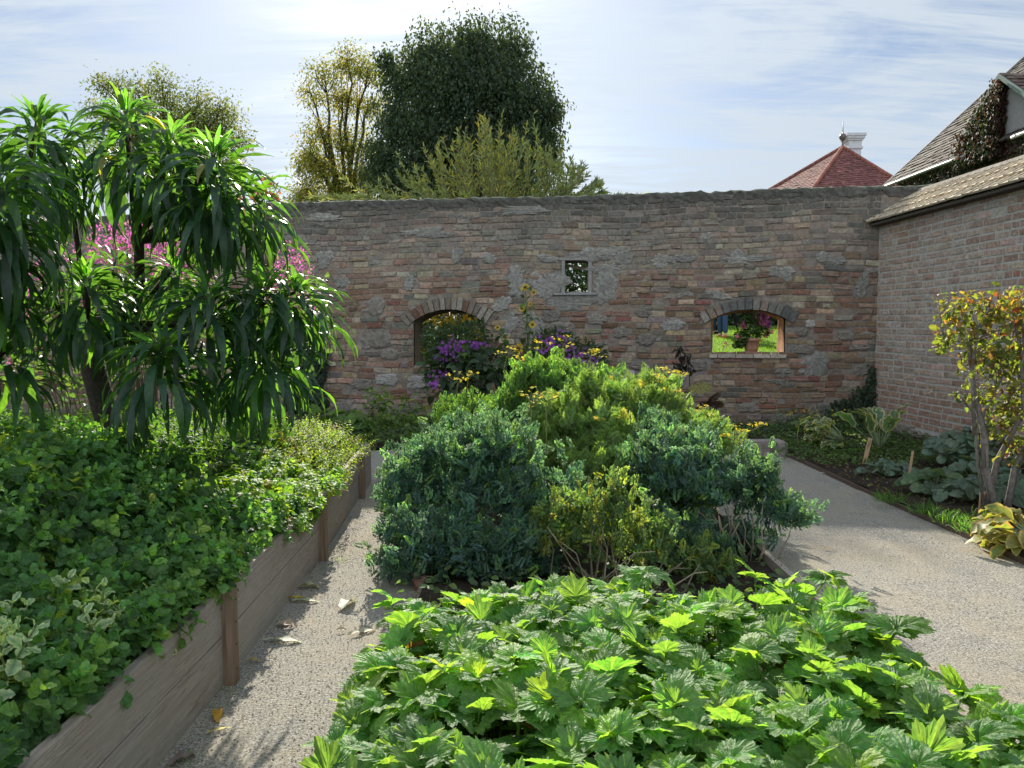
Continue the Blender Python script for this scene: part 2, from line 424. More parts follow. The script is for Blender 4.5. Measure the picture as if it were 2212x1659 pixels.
# lawn rising beyond the old wall
def lawn_z(X, Y):
    t = np.clip((Y - 12.0) / 12.0, 0, 1)
    return np.clip(.55 + .95*t + .02*(Y-24)*(Y > 24), 0, 2.6) - .02 + .01*fbm(X, Y, 1.)
lm, n_, o_ = new_mat('lawn_soil')
principled(n_, o_, ramp(n_, noise(n_, 6, 6), [(.3, (.05, .10, .015)), (.7, (.10, .17, .03))]), .9, bump(n_, noise(n_, 50, 3), 1., .03), .1)
sheet('lawn', -30, 34, 12.75, 60, 0, lm, 64, 60, lawn_z)
gt = [leaf(.08, 3, 0, .2, .7, 1., .6), leaf(.07, 3, 0, .1, .2, 1., .6)]
mb = MB(); n = 26000
yy = 12.6 + 13*rng.random(n)**.8; xx = yy*(.24 + .16*rng.random(n))
place(mb, gt, np.stack([xx, yy, lawn_z(xx, yy)-.01], 1), unit(rdir(n, .5, 1) ), rdir(n), rng.uniform(.05, .10, n), pick([(.12, .22, .03), (.09, .19, .02), (.16, .24, .05)], [3, 3, 1], n))
M['grass'] = leaf_mat('grass_blade', .5, .3, .5, (2.6, 2.5, .8), 10, 0, .01)
tag(mb.build('lawn_grass', M['grass']), 'short sunlit grass of the lawn beyond the wall', 'grass', kind='stuff')

# ================================================================== masonry
P0 = np.array([5.2, 11.0]); WD = np.array([-.9876, .157]); WN = np.array([-.157, -.9876])
def W_(s, t, o=0.):
    s = np.asarray(s, float); t = np.asarray(t, float); o = np.asarray(o, float)
    s, t, o = np.broadcast_arrays(s, t, o)
    return np.stack([P0[0] + WD[0]*s + WN[0]*o, P0[1] + WD[1]*s + WN[1]*o, t], -1)
def WST(X, Y, o=0.):
    """wall coordinates (distance from corner, height) seen at a picture place"""
    a, b = ray(X, Y)
    q = P0 + WN*o
    # point (a*y, y): solve (p-q).WN = 0
    y = (q @ WN) / (a*WN[0] + WN[1])
    p = np.array([a*y, y]); return float((p - q) @ WD), EYE + b*y

def bricks(mb, rows, interval_fn, Lr, depth, colf, toW, gap=.012, jw=.006, half=.35, tilt=.0):
    """rows: list of (t0,t1). colf(s,t,n) -> colours. toW(s,t,o) -> world"""
    S0 = []; S1 = []; T0 = []; T1 = []
    for (t0, t1) in rows:
        for (a, b) in interval_fn((t0+t1)/2):
            s = a + (0 if rng.random() < .5 else 0)
            first = True
            while s < b - .03:
                L = (rng.uniform(*Lr) * (rng.uniform(.42, .55) if rng.random() < half else 1))
                if first: L *= rng.uniform(.4, 1); first = False
                e = min(b, s + L)
                if b - e < .06: e = b
                S0.append(s + gap/2); S1.append(e - gap/2); T0.append(t0 + gap/2); T1.append(t1 - gap/2); s = e
    S0, S1, T0, T1 = map(np.array, (S0, S1, T0, T1)); n = len(S0)
    T0 = T0 + rng.normal(0, jw*.5, n); T1 = T1 + rng.normal(0, jw*.5, n)
    cs, ct = (S0+S1)/2, (T0+T1)/2
    col, keep, out = colf(cs, ct, n)
    out = out * rng.uniform(*depth, n)
    hs = (S1-S0)/2; ht = (T1-T0)/2; tl = rng.normal(0, tilt, n)
    # rounded face: outer ring at the mortar, mid ring, inner ring with a little dishing
    prof = [(1.0, -.006), (.99, .65), (None, 1.0)]
    V = []
    sg = np.array([(-1,-1),(0,-1),(1,-1),(1,0),(1,1),(0,1),(-1,1),(-1,0)], float)
    for k, (f, o) in enumerate(prof):
        for (i, j) in sg:
            if f is None: ds = (hs-.012)*i; dt = (ht-.009)*j
            else: ds = hs*f*i; dt = ht*f*j
            ds = ds + rng.normal(0, jw*.55, n); dt = dt + rng.normal(0, jw*.45, n) + tl*ds
            oo = (out*o if o > 0 else np.full(n, o)) * (1 + (rng.normal(0, .12, n) if k == 2 else 0))
            V.append(toW(cs+ds, ct+dt, oo))
    V.append(toW(cs, ct, out*(1 + rng.normal(0, .15, n))))
    V = np.stack(V, 1)
    F = []
    for k in range(2):
        for i in range(8):
            j = (i+1) % 8; F.append((k*8+i, k*8+j, (k+1)*8+j, (k+1)*8+i))
    F += [(16+i, 16+(i+1) % 8, 24) for i in range(8)]
    C = col[:, None, :] * np.exp(rng.normal(0, .07, (n, 25, 1)))
    mb.inst(V[keep], F, C[keep], False)
    return cs[keep], ct[keep]

def blob(mb, s, t, rs, rt, out, col, toW, n=16, jag=.15, sq=3.):
    """irregular flat stone or mortar patch lying on the wall"""
    th = np.linspace(0, 2*PI, n, endpoint=False)
    rr = (np.abs(np.cos(th))**sq + np.abs(np.sin(th))**sq)**(-1/sq) * (1 + rng.normal(0, jag, n))
    V = []
    for f, o in ((1.02, -.004), (.97, .55), (.75, 1.), (.35, 1.05)):
        V.append(toW(s + rs*rr*f*np.cos(th), t + rt*rr*f*np.sin(th), o*out*(1+rng.normal(0, .12, n)) if o > 0 else np.full(n, o)))
    V = np.concatenate(V + [toW([s], [t], [out*1.0])])
    F = [(k*n+i, k*n+(i+1) % n, (k+1)*n+(i+1) % n, (k+1)*n+i) for k in range(3) for i in range(n)] + [(3*n+i, 3*n+(i+1) % n, 4*n) for i in range(n)]
    mb.add(V, F, np.array(col) * np.exp(rng.normal(0, .08, (len(V), 1))), False)

def wall_solid(mb, outline, holes, thick, col, toW, front=0.):
    """slab with openings: flat face outline + holes (lists of (s,t)), reveals modelled"""
    bm = bmesh.new()
    loops = []
    for lp in [outline] + holes:
        vs = [bm.verts.new((p[0], p[1], 0)) for p in lp]
        for i in range(len(vs)): bm.edges.new((vs[i], vs[(i+1) % len(vs)]))
        loops.append(len(vs))
    bmesh.ops.triangle_fill(bm, use_beauty=True, use_dissolve=False, edges=bm.edges[:])
    bm.verts.ensure_lookup_table(); bm.verts.index_update()
    pts = np.array([v.co[:2] for v in bm.verts]); F = [tuple(v.index for v in f.verts) for f in bm.faces]; n = len(pts)
    Vf = toW(pts[:, 0], pts[:, 1], np.full(n, front)); Vb = toW(pts[:, 0], pts[:, 1], np.full(n, -thick))
    FF = F + [tuple(i+n for i in f[::-1]) for f in F]
    o = 0
    for L in loops:
        FF += [(o+i, o+(i+1) % L, o+(i+1) % L+n, o+i+n) for i in range(L)]; o += L
    mb.add(np.concatenate([Vf, Vb]), FF, col); bm.free()

# ---- the old rear wall
mort_m, n_, o_ = new_mat('old_mortar')
f1 = noise(n_, 9, 8, .7); f2 = noise(n_, 55, 6, .7); f3 = noise(n_, 1.3, 5, .6)
c_ = ramp(n_, f1, [(.28, (.075, .065, .055)), (.5, (.205, .185, .158)), (.75, (.29, .27, .235))])
c_ = mixc(n_, ramp(n_, f3, [(.40, g_(0)), (.62, g_(.6))]), c_, (.29, .20, .15))
c_ = mixc(n_, 1., c_, attr(n_), 'MULTIPLY')
principled(n_, o_, c_, .95, bump(n_, f1, 1., .035, bump(n_, f2, .8, .008)), .1)
M['mortar'] = mort_m

top_px = [(100,478),(350,459),(570,441),(640,439),(760,435),(900,432),(1000,430),(1060,427),(1150,427),(1250,425),(1330,421),(1430,418),(1522,414),(1530,418),(1650,410),(1800,406),(1893,404)]
tops = [WST(X, Y) for X, Y in top_px]
S_END = 16.0
outline = [(-.75, -.1), (S_END, -.1), (S_END, tops[0][1]-.02)] + tops + [(-.75, tops[-1][1])]
top_fn = lambda s: np.interp(s, [p[0] for p in tops[::-1]], [p[1] for p in tops[::-1]])
def arch_hole(XL, XR, Ysp, Ypk, Ybot, n=14):
    sL = WST(XL, Ysp)[0]; sR = WST(XR, Ysp)[0]; tsp = WST((XL+XR)/2, Ysp)[1]; tpk = WST((XL+XR)/2, Ypk)[1]; tb = WST((XL+XR)/2, Ybot)[1]
    c = (sL+sR)/2; h = (sL-sR)/2; rise = tpk - tsp; Rr = (h*h + rise*rise)/(2*rise); cz = tpk - Rr
    pts = [(sR, tb)] + [(c + Rr*math.sin(a), cz + Rr*math.cos(a)) for a in np.linspace(-math.asin(h/Rr), math.asin(h/Rr), n)] + [(sL, tb)]
    return dict(s0=sR, s1=sL, tb=tb, tsp=tsp, tpk=tpk, R=Rr, c=c, cz=cz, pts=pts)
A1 = arch_hole(893, 1046, 694, 668, 790)
A2 = arch_hole(1537, 1697, 688, 668, 765)
q0 = WST(1215, 633); q1 = WST(1277, 562)
SQ = dict(s0=q1[0], s1=q0[0], tb=q0[1], tsp=q1[1], pts=[(q1[0], q0[1]), (q1[0], q1[1]), (q0[0], q1[1]), (q0[0], q0[1])])
wall = thing('brick_wall', 'old weathered wall of mixed brick and stone at the back of the garden', 'wall', (1.0, 11.7, 0))
mb = MB(); wall_solid(mb, outline, [A1['pts'], A2['pts'], SQ['pts']], .5, (1, 1, 1), W_)
mb.build('wall_core', M['mortar'], wall)
# courses
rows = []; t = -.02
while t < 3.5:
    h = rng.uniform(.074, .098); rows.append((t, t+h)); t += h
def holes_at(t, s_lo, s_hi):
    cut = []
    for A in (A1, A2):
        ring = .20
        if A['tb'] < t < A['tpk'] + ring:
            if t < A['tsp'] - .02: cut.append((A['s0'], A['s1']))
            else:
                Ro = A['R'] + ring*.95; d = t - A['cz']
                if d < Ro:
                    hw = min(math.sqrt(Ro*Ro - d*d), (A['s1']-A['s0'])/2 + .16); cut.append((A['c']-hw, A['c']+hw))
    if SQ['tb']-.06 < t < SQ['tsp']+.06: cut.append((SQ['s0']-.02, SQ['s1']+.02))
    cut.sort(); iv = []; a = s_lo
    for c0, c1 in cut:
        if c0 > a: iv.append((a, c0))
        a = max(a, c1)
    iv.append((a, s_hi)); return iv
# stones and plaster patches (picture places): X, Y, half width, half height, kind
PAT = [(1270,548,52,14,'p'),(1310,610,26,30,'p'),(1195,605,22,22,'p'),(1248,648,58,14,'p'),(1300,582,30,10,'p'),(1185,560,20,8,'p'),
       (812,662,22,26,'s'),(815,735,38,20,'s'),(1170,620,24,24,'p'),(1120,605,22,22,'p'),(985,555,12,18,'p'),(880,615,12,14,'p'),
       (835,820,30,16,'w'),(905,826,30,17,'w'),(780,830,30,15,'s'),(842,765,24,14,'s'),(1190,683,24,16,'s'),(1215,710,34,18,'s'),(1150,700,24,20,'p'),(1100,700,20,18,'p'),
       (1390,675,20,13,'s'),(1340,718,18,14,'s'),(1395,733,24,17,'s'),(1590,555,24,12,'p'),(1480,560,26,10,'p'),(1385,790,32,13,'s'),(1350,812,24,16,'w'),(1415,822,24,15,'w'),
       (1460,820,24,18,'w'),(1505,790,24,14,'s'),(1750,700,14,10,'w'),(1730,718,18,10,'s'),(1735,755,30,12,'s'),(1762,785,26,26,'p'),(1830,725,22,14,'s'),(1860,800,20,14,'s'),
       (1700,905,34,14,'s'),(1790,880,34,14,'s'),(1620,880,30,14,'s'),(1560,905,30,14,'s'),(930,500,50,10,'p'),(700,470,40,8,'p'),(1120,455,50,8,'p'),
       (1550,640,24,10,'p'),(1430,560,20,12,'p'),(1690,590,24,14,'p'),(700,560,14,16,'p'),(960,760,14,20,'p'),(1060,560,14,12,'p'),(1640,560,26,8,'p'),
       (1345,560,20,14,'p'),(1290,690,26,14,'s'),(1450,700,20,12,'p'),(1780,560,22,12,'p'),(1080,660,18,14,'p'),(740,610,16,12,'p'),(690,700,14,16,'p'),(1860,620,14,20,'p'),
       (740,880,30,14,'s'),(880,880,34,12,'s'),(1000,890,34,12,'s'),(1100,880,30,14,'s')]
pats = []
for X, Y, hx, hy, k in PAT:
    s, t = WST(X, Y); sx = abs(WST(X+hx, Y)[0] - s); ty = abs(WST(X, Y-hy)[1] - t); pats.append((s, t, sx, ty, k))
PAL = np.array([(.37,.30,.23),(.33,.255,.19),(.27,.19,.145),(.235,.155,.115),(.26,.145,.115),(.27,.245,.21),(.19,.175,.16),(.40,.35,.28),(.30,.215,.16)])*np.array([.76,.70,.64])
def oldcol(s, t, n):
    tt = top_fn(s) - t
    z = fbm(s, t, .9, 1) + .3*rng.normal(0, 1, n)
    col = np.zeros((n, 3)); k = rng.random(n)
    red = (t < 2.2) & (z > -.15)
    wl = np.array([5,3,2.0,1.0,.7,4,2,3,2.]); wr = np.array([2.0,2.5,5,5,1.2,1.2,.6,1.2,4.])
    cl = rng.choice(9, n, p=wl/wl.sum()); cr = rng.choice(9, n, p=wr/wr.sum())
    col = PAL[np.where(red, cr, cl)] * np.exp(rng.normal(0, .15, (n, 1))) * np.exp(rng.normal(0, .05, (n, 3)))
    gy = np.clip((t-1.9)/.9, 0, 1)[:, None]*rng.uniform(.15, .75, (n, 1)); col = col*(1-gy) + gy*np.array([.24, .22, .19])
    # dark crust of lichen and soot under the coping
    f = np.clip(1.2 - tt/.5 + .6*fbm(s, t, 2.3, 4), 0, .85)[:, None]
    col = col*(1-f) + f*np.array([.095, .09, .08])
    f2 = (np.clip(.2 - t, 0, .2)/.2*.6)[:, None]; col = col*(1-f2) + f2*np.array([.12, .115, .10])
    keep = (tt > .07) & (rng.random(n) > .03)
    for ps, pt, rs, rt, kk in pats:
        keep &= ((s-ps)/(rs*1.05))**2 + ((t-pt)/(rt*1.1))**2 > 1
    out = np.where(rng.random(n) < .25, .35, 1.) * np.where(red, 1.15, .85)
    return col, keep, out
mb = MB()
wavy = lambda s, t, o: W_(s, t + .018*np.sin(s*1.3+.5) + .012*np.sin(s*3.1+t*2), o)
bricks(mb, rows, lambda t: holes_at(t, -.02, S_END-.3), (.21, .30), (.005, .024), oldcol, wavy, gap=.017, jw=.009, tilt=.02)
mb.build('brickwork', M['brick'], wall)
mb = MB()
for s, t, rs, rt, k in pats:
    col = {'p': (.25, .235, .205), 's': (.20, .175, .148), 'w': (.33, .31, .275)}[k]
    if k == 'p':
        for _ in range(4): blob(mb, s+rng.normal(0, rs*.35), t+rng.normal(0, rt*.3), rs*rng.uniform(.6, 1), rt*rng.uniform(.6, 1), rng.uniform(.014, .026), np.array(col)*rng.uniform(.8, 1.1), W_, 22, .16, 2.3)
    else: blob(mb, s, t, rs*.85, rt*.85, .026, np.array(col)*rng.uniform(.85, 1.1), W_, 18, .10, 2.8)
for _ in range(120):    # smears of mortar over the joints
    s = rng.uniform(0, 15); t = rng.uniform(.2, 3.2)
    if any(A['s0']-.3 < s < A['s1']+.3 and A['tb']-.1 < t < A['tsp']+.5 for A in (A1, A2, SQ)): continue
    blob(mb, s, t, rng.uniform(.05, .16), rng.uniform(.02, .05), rng.uniform(.010, .020), np.array((.24, .22, .19))*rng.uniform(.6, 1.1), W_, 16, .22, 2.2)
mb.build('rubble_and_plaster', M['brick'], wall)
# voussoirs
def voussoirs(A, mb, d0, d1, w, c1, skew=0):
    half = math.asin(min(1, (A['s1']-A['s0'])/2/A['R'])) + .10/A['R']*1.2
    nn = int(2*half*A['R']/w)
    for i in range(nn):
        a = -half + (i+.5)*2*half/nn; dd = d1*rng.uniform(.85, 1.08)
        hw = half/nn*A['R']*.86; o = rng.uniform(.015, .045)
        u = np.array([math.sin(a), math.cos(a)]); v = np.array([math.cos(a), -math.sin(a)])
        c = np.array([A['c'], A['cz']]); pts = []
        for oo in (-.12, o):
            for (p, r) in ((-1, A['R']+d0), (1, A['R']+d0), (1, A['R']+dd), (-1, A['R']+dd)):
                q = c + u*r + v*p*hw*(1 + (r-A['R'])*.3); pts.append(W_(q[0]+rng.normal(0, .004), q[1]+rng.normal(0, .004), oo))
        mb.add(pts, BOXF, np.array(c1[rng.integers(len(c1))])*rng.uniform(.8, 1.15))
mb = MB(); voussoirs(A1, mb, -.004, .19, .085, [(.31,.27,.22),(.25,.215,.17),(.20,.16,.125),(.17,.10,.07)])
mb.build('brick_arch', M['brick'], wall)
mb = MB(); voussoirs(A2, mb, -.004, .16, .10, [(.26,.23,.19),(.19,.175,.15),(.22,.17,.13),(.13,.125,.115),(.12,.115,.105)])
mb.build('brick_arch', M['brick'], wall)
# orange plaster lining the reveals, sills
def lining(A, mb, col, th=.025):
    pts = A['pts'][:]; n = len(pts); c = np.array([A['c'], (A['tb']+A['tpk'])/2])
    V = []
    NS = 8
    for k in range(NS+1):
        o = .004 - .52*k/NS
        for (s, t) in pts:
            q = np.array([s, t]); dv = c - q; L = th*(1+.5*rng.normal())*(1 if 0 < k < NS else .6)
            q = q + dv/np.linalg.norm(dv)*max(.004, L); V.append(W_(q[0], q[1], o))
    F = [(k*n+i, k*n+i+1, (k+1)*n+i+1, (k+1)*n+i) for k in range(NS) for i in range(n-1)]
    mb.add(V, F, col, True)
mb = MB(); lining(A2, mb, (.50, .27, .15)); mb.build('reveal', M['brick'], wall)
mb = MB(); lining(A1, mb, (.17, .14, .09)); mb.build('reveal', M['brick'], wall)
mb = MB(); s = A2['s0'] - .02
while s < A2['s1'] + .02:
    L = rng.uniform(.22, .27); e = min(s+L, A2['s1']+.03)
    mb.add([W_(a, A2['tb']+z, o) for z in (-.055, rng.uniform(-.002, .006)) for (a, o) in ((s+.004, .045), (e-.004, .045), (e-.004, -.53), (s+.004, -.53))], BOXF, np.array((.40, .34, .27))*rng.uniform(.85, 1.1)); s = e
mb.build('window_sill', M['brick'], wall)
# coping: rough mortar cap, lighter on the very top
m_ = MB(); ss = np.linspace(-.75, S_END, 240); tp = np.where(ss < tops[-1][0], tops[-1][1], top_fn(ss)) + rng.normal(0, .006, len(ss))
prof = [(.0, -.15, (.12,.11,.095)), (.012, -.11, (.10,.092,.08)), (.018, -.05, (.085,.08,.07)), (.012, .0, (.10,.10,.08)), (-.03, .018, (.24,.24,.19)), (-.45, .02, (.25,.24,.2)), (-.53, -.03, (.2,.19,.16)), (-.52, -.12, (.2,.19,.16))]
V = []; C = []
for o, dz, c in prof:
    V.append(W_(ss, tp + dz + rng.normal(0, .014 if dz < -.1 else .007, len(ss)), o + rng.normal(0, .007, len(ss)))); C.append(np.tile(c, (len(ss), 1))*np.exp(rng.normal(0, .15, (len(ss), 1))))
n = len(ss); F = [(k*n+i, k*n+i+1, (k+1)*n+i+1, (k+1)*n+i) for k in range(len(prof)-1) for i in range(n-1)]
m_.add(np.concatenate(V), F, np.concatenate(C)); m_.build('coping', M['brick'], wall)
# small square window: old grey boards
M['oldwood'] = vc_mat('grey_weathered_wood', .85, .2, 30, .7, 1.2, .5, .004)
fr = thing('window_frame', 'small grey weathered timber frame in the wall opening', 'window frame', W_((SQ['s0']+SQ['s1'])/2, SQ['tb'], -.05)); fr['category'] = 'window'
def board(mb, s0, s1, t0, t1, o0, o1, col, tl=0):
    mb.add([W_(a, t + (tl if a == s0 else 0), o) for t in (t0, t1) for (a, o) in ((s0, o1), (s1, o1), (s1, o0), (s0, o0))], BOXF, col)
s0, s1, tb, tt = SQ['s0'], SQ['s1'], SQ['tb'], SQ['tsp']
gw = (.25, .235, .215)
mb = MB(); board(mb, s1-.035, s1+.012, tb+.001, tt, -.10, .02, gw); mb.build('jamb', M['oldwood'], fr)
mb = MB(); board(mb, s0-.012, s0+.04, tb+.001, tt, -.36, .02, gw); board(mb, s0+.04, s0+.075, tb+.002, tt-.002, -.45, -.30, (.30,.26,.21)); mb.build('jamb', M['oldwood'], fr)
mb = MB(); board(mb, s0-.03, s1+.05, tt+.001, tt+.04, -.30, .025, gw); mb.build('lintel', M['oldwood'], fr)
mb = MB(); board(mb, s0-.10, s1+.13, tb-.03, tb, -.2, .055, (.27,.26,.25)); mb.build('sill', M['oldwood'], fr)
mb = MB(); board(mb, s0+.03, s1-.04, tt-.07, tt-.025, -.34, -.30, (.36,.29,.2), -.07); mb.build('brace', M['oldwood'], fr)

# ---- the right-hand brick wall, running towards the camera
Q0 = np.array([5.2, 11.02]); QD = unit(np.array([5.33-5.2, 7.7-11.0])); QN = np.array([QD[1], -QD[0]])   # normal towards the path (-x)
if QN[0] > 0: QN = -QN
def Wr(s, t, o=0.):
    s, t, o = np.broadcast_arrays(np.asarray(s, float), np.asarray(t, float), np.asarray(o, float))
    return np.stack([Q0[0]+QD[0]*s+QN[0]*o, Q0[1]+QD[1]*s+QN[1]*o, t], -1)
rm, n_, o_ = new_mat('pale_mortar')
f1 = noise(n_, 12, 6, .65); f2 = noise(n_, 90, 4, .6)
principled(n_, o_, mixc(n_, 1., ramp(n_, f1, [(.3, (.36, .345, .31)), (.7, (.50, .48, .43))]), attr(n_), 'MULTIPLY'), .95, bump(n_, f1, .6, .015, bump(n_, f2, .5, .004)), .1)
HE = 2.92; RL = 10.9
rwall = thing('garden_wall', 'tall wall of regular brick with pale mortar along the right-hand bed', 'wall', (5.3, 8.5, 0))
mb = MB(); m0 = [(0, -.1), (RL, -.1), (RL, HE), (0, HE)]; wall_solid(mb, m0, [], .42, (1, 1, 1), Wr); mb.build('wall_core', rm, rwall)
rows = []; t = .13
while t < HE - .02: rows.append((t, t+.0865)); t += .0865
rc = 0
def newcol(s, t, n):
    col = pick([(.38,.26,.185),(.35,.235,.165),(.32,.19,.13),(.41,.305,.23),(.29,.15,.10),(.38,.32,.26)], [4,4,2.5,3,1.2,2], n, .12, .05)
    f = np.clip(.45 + .5*fbm(s, t, .8, 3), 0, .75)[:, None]*rng.uniform(.5, 1, (n, 1)); col = col*(1-f) + f*np.array([.44, .38, .32])
    f = np.clip((.8-t)/.5, 0, .8)[:, None]; col = col*(1-f) + f*np.array([.33, .205, .15])
    return col, np.ones(n, bool), np.ones(n)
mb = MB()
bricks(mb, rows, lambda t: [(.01+.06*rng.random(), RL-.01)], (.245, .265), (.003, .010), newcol, lambda s, t, o: Wr(s, t + .006*np.sin(s*2.1+t), o), gap=.021, jw=.005, half=.42, tilt=.008)
mb.build('brickwork', M['brick'], rwall)
mb = MB()
for _ in range(26):
    s = rng.uniform(.2, 8); blob(mb, s, rng.uniform(.0, .10), rng.uniform(.12, .3), rng.uniform(.06, .12), rng.uniform(.02, .06), np.array((.24, .205, .17))*rng.uniform(.7, 1.1), Wr, 16, .14, 2.6)
mb.build('stone_footing', M['brick'], rwall)
# coping of ribbed tiles falling towards the path
ez, rz, eo, ro = 2.90, 3.31, .13, -.50     # eave height, ridge height, offsets
tl = math.hypot(rz-ez, eo-ro); cop = MB(); sl = np.array([ro-eo, rz-ez])/tl; nn = np.array([-sl[1], sl[0]]) * -1
if nn[1] < 0: nn = -nn
NR = 3; wd = .155
for r in range(NR):
    for i in range(int(RL/wd)):
        a = i*wd + (wd/2 if r % 2 else 0); lo_ = r*tl/NR - .03; hi = (r+1)*tl/NR + .01
        c = np.array((.50, .42, .31))*rng.uniform(.8, 1.15)
        dz = .012 + rng.normal(0, .003)
        for (x0, x1, hh) in ((a+.002, a+.020, .034), (a+.020, a+wd-.004, .020)):
            pts = []
            for h in (0, 1):
                for (x, l) in ((x0, lo_), (x1, lo_), (x1, hi), (x0, hi)):
                    base_l = .028*(1 - (l-lo_)/(hi-lo_)); hgt = (hh if h else -.004) + base_l + dz
                    o = eo + sl[0]*l + nn[0]*hgt; z = ez + sl[1]*l + nn[1]*hgt; pts.append(Wr(x, z, o))
            cop.add(pts, BOXF, c)
        # pair of dark dents on each tile
        for g in (0.35, .62):
            l = lo_ + (hi-lo_)*g; pts = []
            for h in (0, 1):
                for (x, ll) in ((a+.06, l-.022), (a+.115, l-.012), (a+.12, l+.022), (a+.065, l+.012)):
                    base_l = .028*(1 - (ll-lo_)/(hi-lo_)); hgt = (.026 if h else .015) + base_l + dz
                    pts.append(Wr(x, ez + sl[1]*ll + nn[1]*hgt, eo + sl[0]*ll + nn[0]*hgt))
            cop.add(pts, BOXF, (.10, .09, .075))
cop.build('coping_tiles', M['brick'], rwall)
mb = MB()   # bed of the coping and its underside, and the far slope
def prism(mb, prof, s0, s1, col):
    k = len(prof); V = np.concatenate([Wr(s0, [p[1] for p in prof], [p[0] for p in prof]), Wr(s1, [p[1] for p in prof], [p[0] for p in prof])])
    F = [(i, (i+1) % k, (i+1) % k+k, i+k) for i in range(k)] + [tuple(range(k))[::-1], tuple(range(k, 2*k))]
    mb.add(V, F, col)
prism(mb, [(eo, ez-.03), (eo+.003, ez), (ro, rz), (ro-.08, rz), (ro-.45, rz-.36), (ro-.45, rz-.44), (-.3, 2.83), (.03, 2.865)], -.12, RL+.1, (.12, .105, .085))
mb.build('coping_bed', M['brick'], rwall)
mb = MB(); prism(mb, [(ro+.05, rz+.02), (ro+.02, rz+.065), (ro-.05, rz+.075), (ro-.12, rz+.05), (ro-.13, rz)], -.1, RL, (.27, .24, .2)); mb.build('ridge_cap', M['brick'], rwall)
# ================================================================== raised bed
BX = [(.55, -1.14), (2.94, -1.14), (4.58, -1.175), (6.31, -1.275), (6.92, -1.29)]
bx = lambda y: np.interp(y, [p[0] for p in BX], [p[1] for p in BX])
wood_m, n_, o_ = new_mat('bed_timber')
g1 = noise(n_, 13, 6, .7, stretch=(1, .09, 1.6), dist=1.8); g2 = noise(n_, 60, 4, .6, stretch=(1, .06, 1)); g3 = noise(n_, 1.7, 4)
c_ = ramp(n_, g1, [(.30, (.17, .13, .10)), (.46, (.31, .255, .205)), (.495, (.15, .115, .09)), (.53, (.40, .345, .29)), (.60, (.17, .13, .10)), (.75, (.30, .25, .205))])
c_ = mixc(n_, .3, c_, ramp(n_, g2, [(.35, (.20, .16, .13)), (.65, (.38, .325, .27))]))
c_ = mixc(n_, ramp(n_, g3, [(.45, g_(0)), (.65, g_(.45))]), c_, (.29, .27, .24))
c_ = mixc(n_, 1., c_, attr(n_), 'MULTIPLY')
principled(n_, o_, c_, .8, bump(n_, g2, .35, .003, bump(n_, g1, .3, .004)), .25)
M['timber'] = wood_m
pm_, n_, o_ = new_mat('post_timber')
g1 = noise(n_, 70, 4, .6, stretch=(1, 1, .05)); c_ = ramp(n_, g1, [(.35, (.13, .085, .055)), (.65, (.25, .175, .12))])
principled(n_, o_, mixc(n_, 1., c_, attr(n_), 'MULTIPLY'), .8, bump(n_, g1, .5, .003), .25)
bed = thing('raised_bed', 'long raised planting bed of weathered boards with upright posts beside the left path', 'planter', (-1.9, 3.7, 0))
BH = .375
for i in range(len(BX)-1):
    (y0, x0), (y1, x1) = BX[i], BX[i+1]
    for k, (z0, z1) in enumerate(((-.03, .195), (.201, BH))):
        mb = MB(); d = unit([x1-x0, y1-y0]); nx = np.array([d[1], -d[0]]) if d[1] > 0 else -np.array([d[1], -d[0]])
        th = .034; off = rng.normal(0, .0015); e = .0015
        a = np.array([x0, y0]) + d*e + nx*off; b = np.array([x1, y1]) - d*e + nx*off
        nseg = 24; V = []
        for t in np.linspace(0, 1, nseg+1):
            p = a + (b-a)*t; wv = .0015*math.sin(t*9+i) ; zz1 = z1 + .0015*math.sin(t*17+i*2+k)
            V += [(*(p), z0), (*(p), zz1-.001), (*(p - nx*.002), zz1), (*(p - nx*th), zz1), (*(p-nx*th), z0)]
        F = [(5*j+q, 5*j+(q+1) % 5, 5*j+5+(q+1) % 5, 5*j+5+q) for j in range(nseg) for q in range(5)] + [(0,1,2,3,4), tuple(5*nseg+q for q in (4,3,2,1,0))]
        mb.add(V, F, np.array((1, 1, 1))*rng.uniform(.92, 1.06)); mb.build('board', wood_m, bed)
mb = MB(); mb.box((-6.4, 6.925, -.03), (-1.29, 6.96, BH), (.95, .95, .95)); mb.build('board', wood_m, bed)
for y in (2.94, 4.58, 6.31):
    x = float(bx(y)); mb = MB()
    mb.box((x+.001, y+.001, -.02), (x+.046, y+.055, BH+.002), (1, 1, 1)); po = mb.build('post', pm_, bed)
    mb = MB()
    for z in (.06, .16, .25, .34): mb.lathe((x+.047, y+.028, z), [(.003, -.003), (.003, .003)], 8, (.02, .02, .02))
    mb.build('screw', M['metal'], po)
mb = MB(); mb.box((-6.4, .55, .05), (-1.335, 6.92, .30), (1, 1, 1)); so = mb.build('bed_soil', sm, bed)

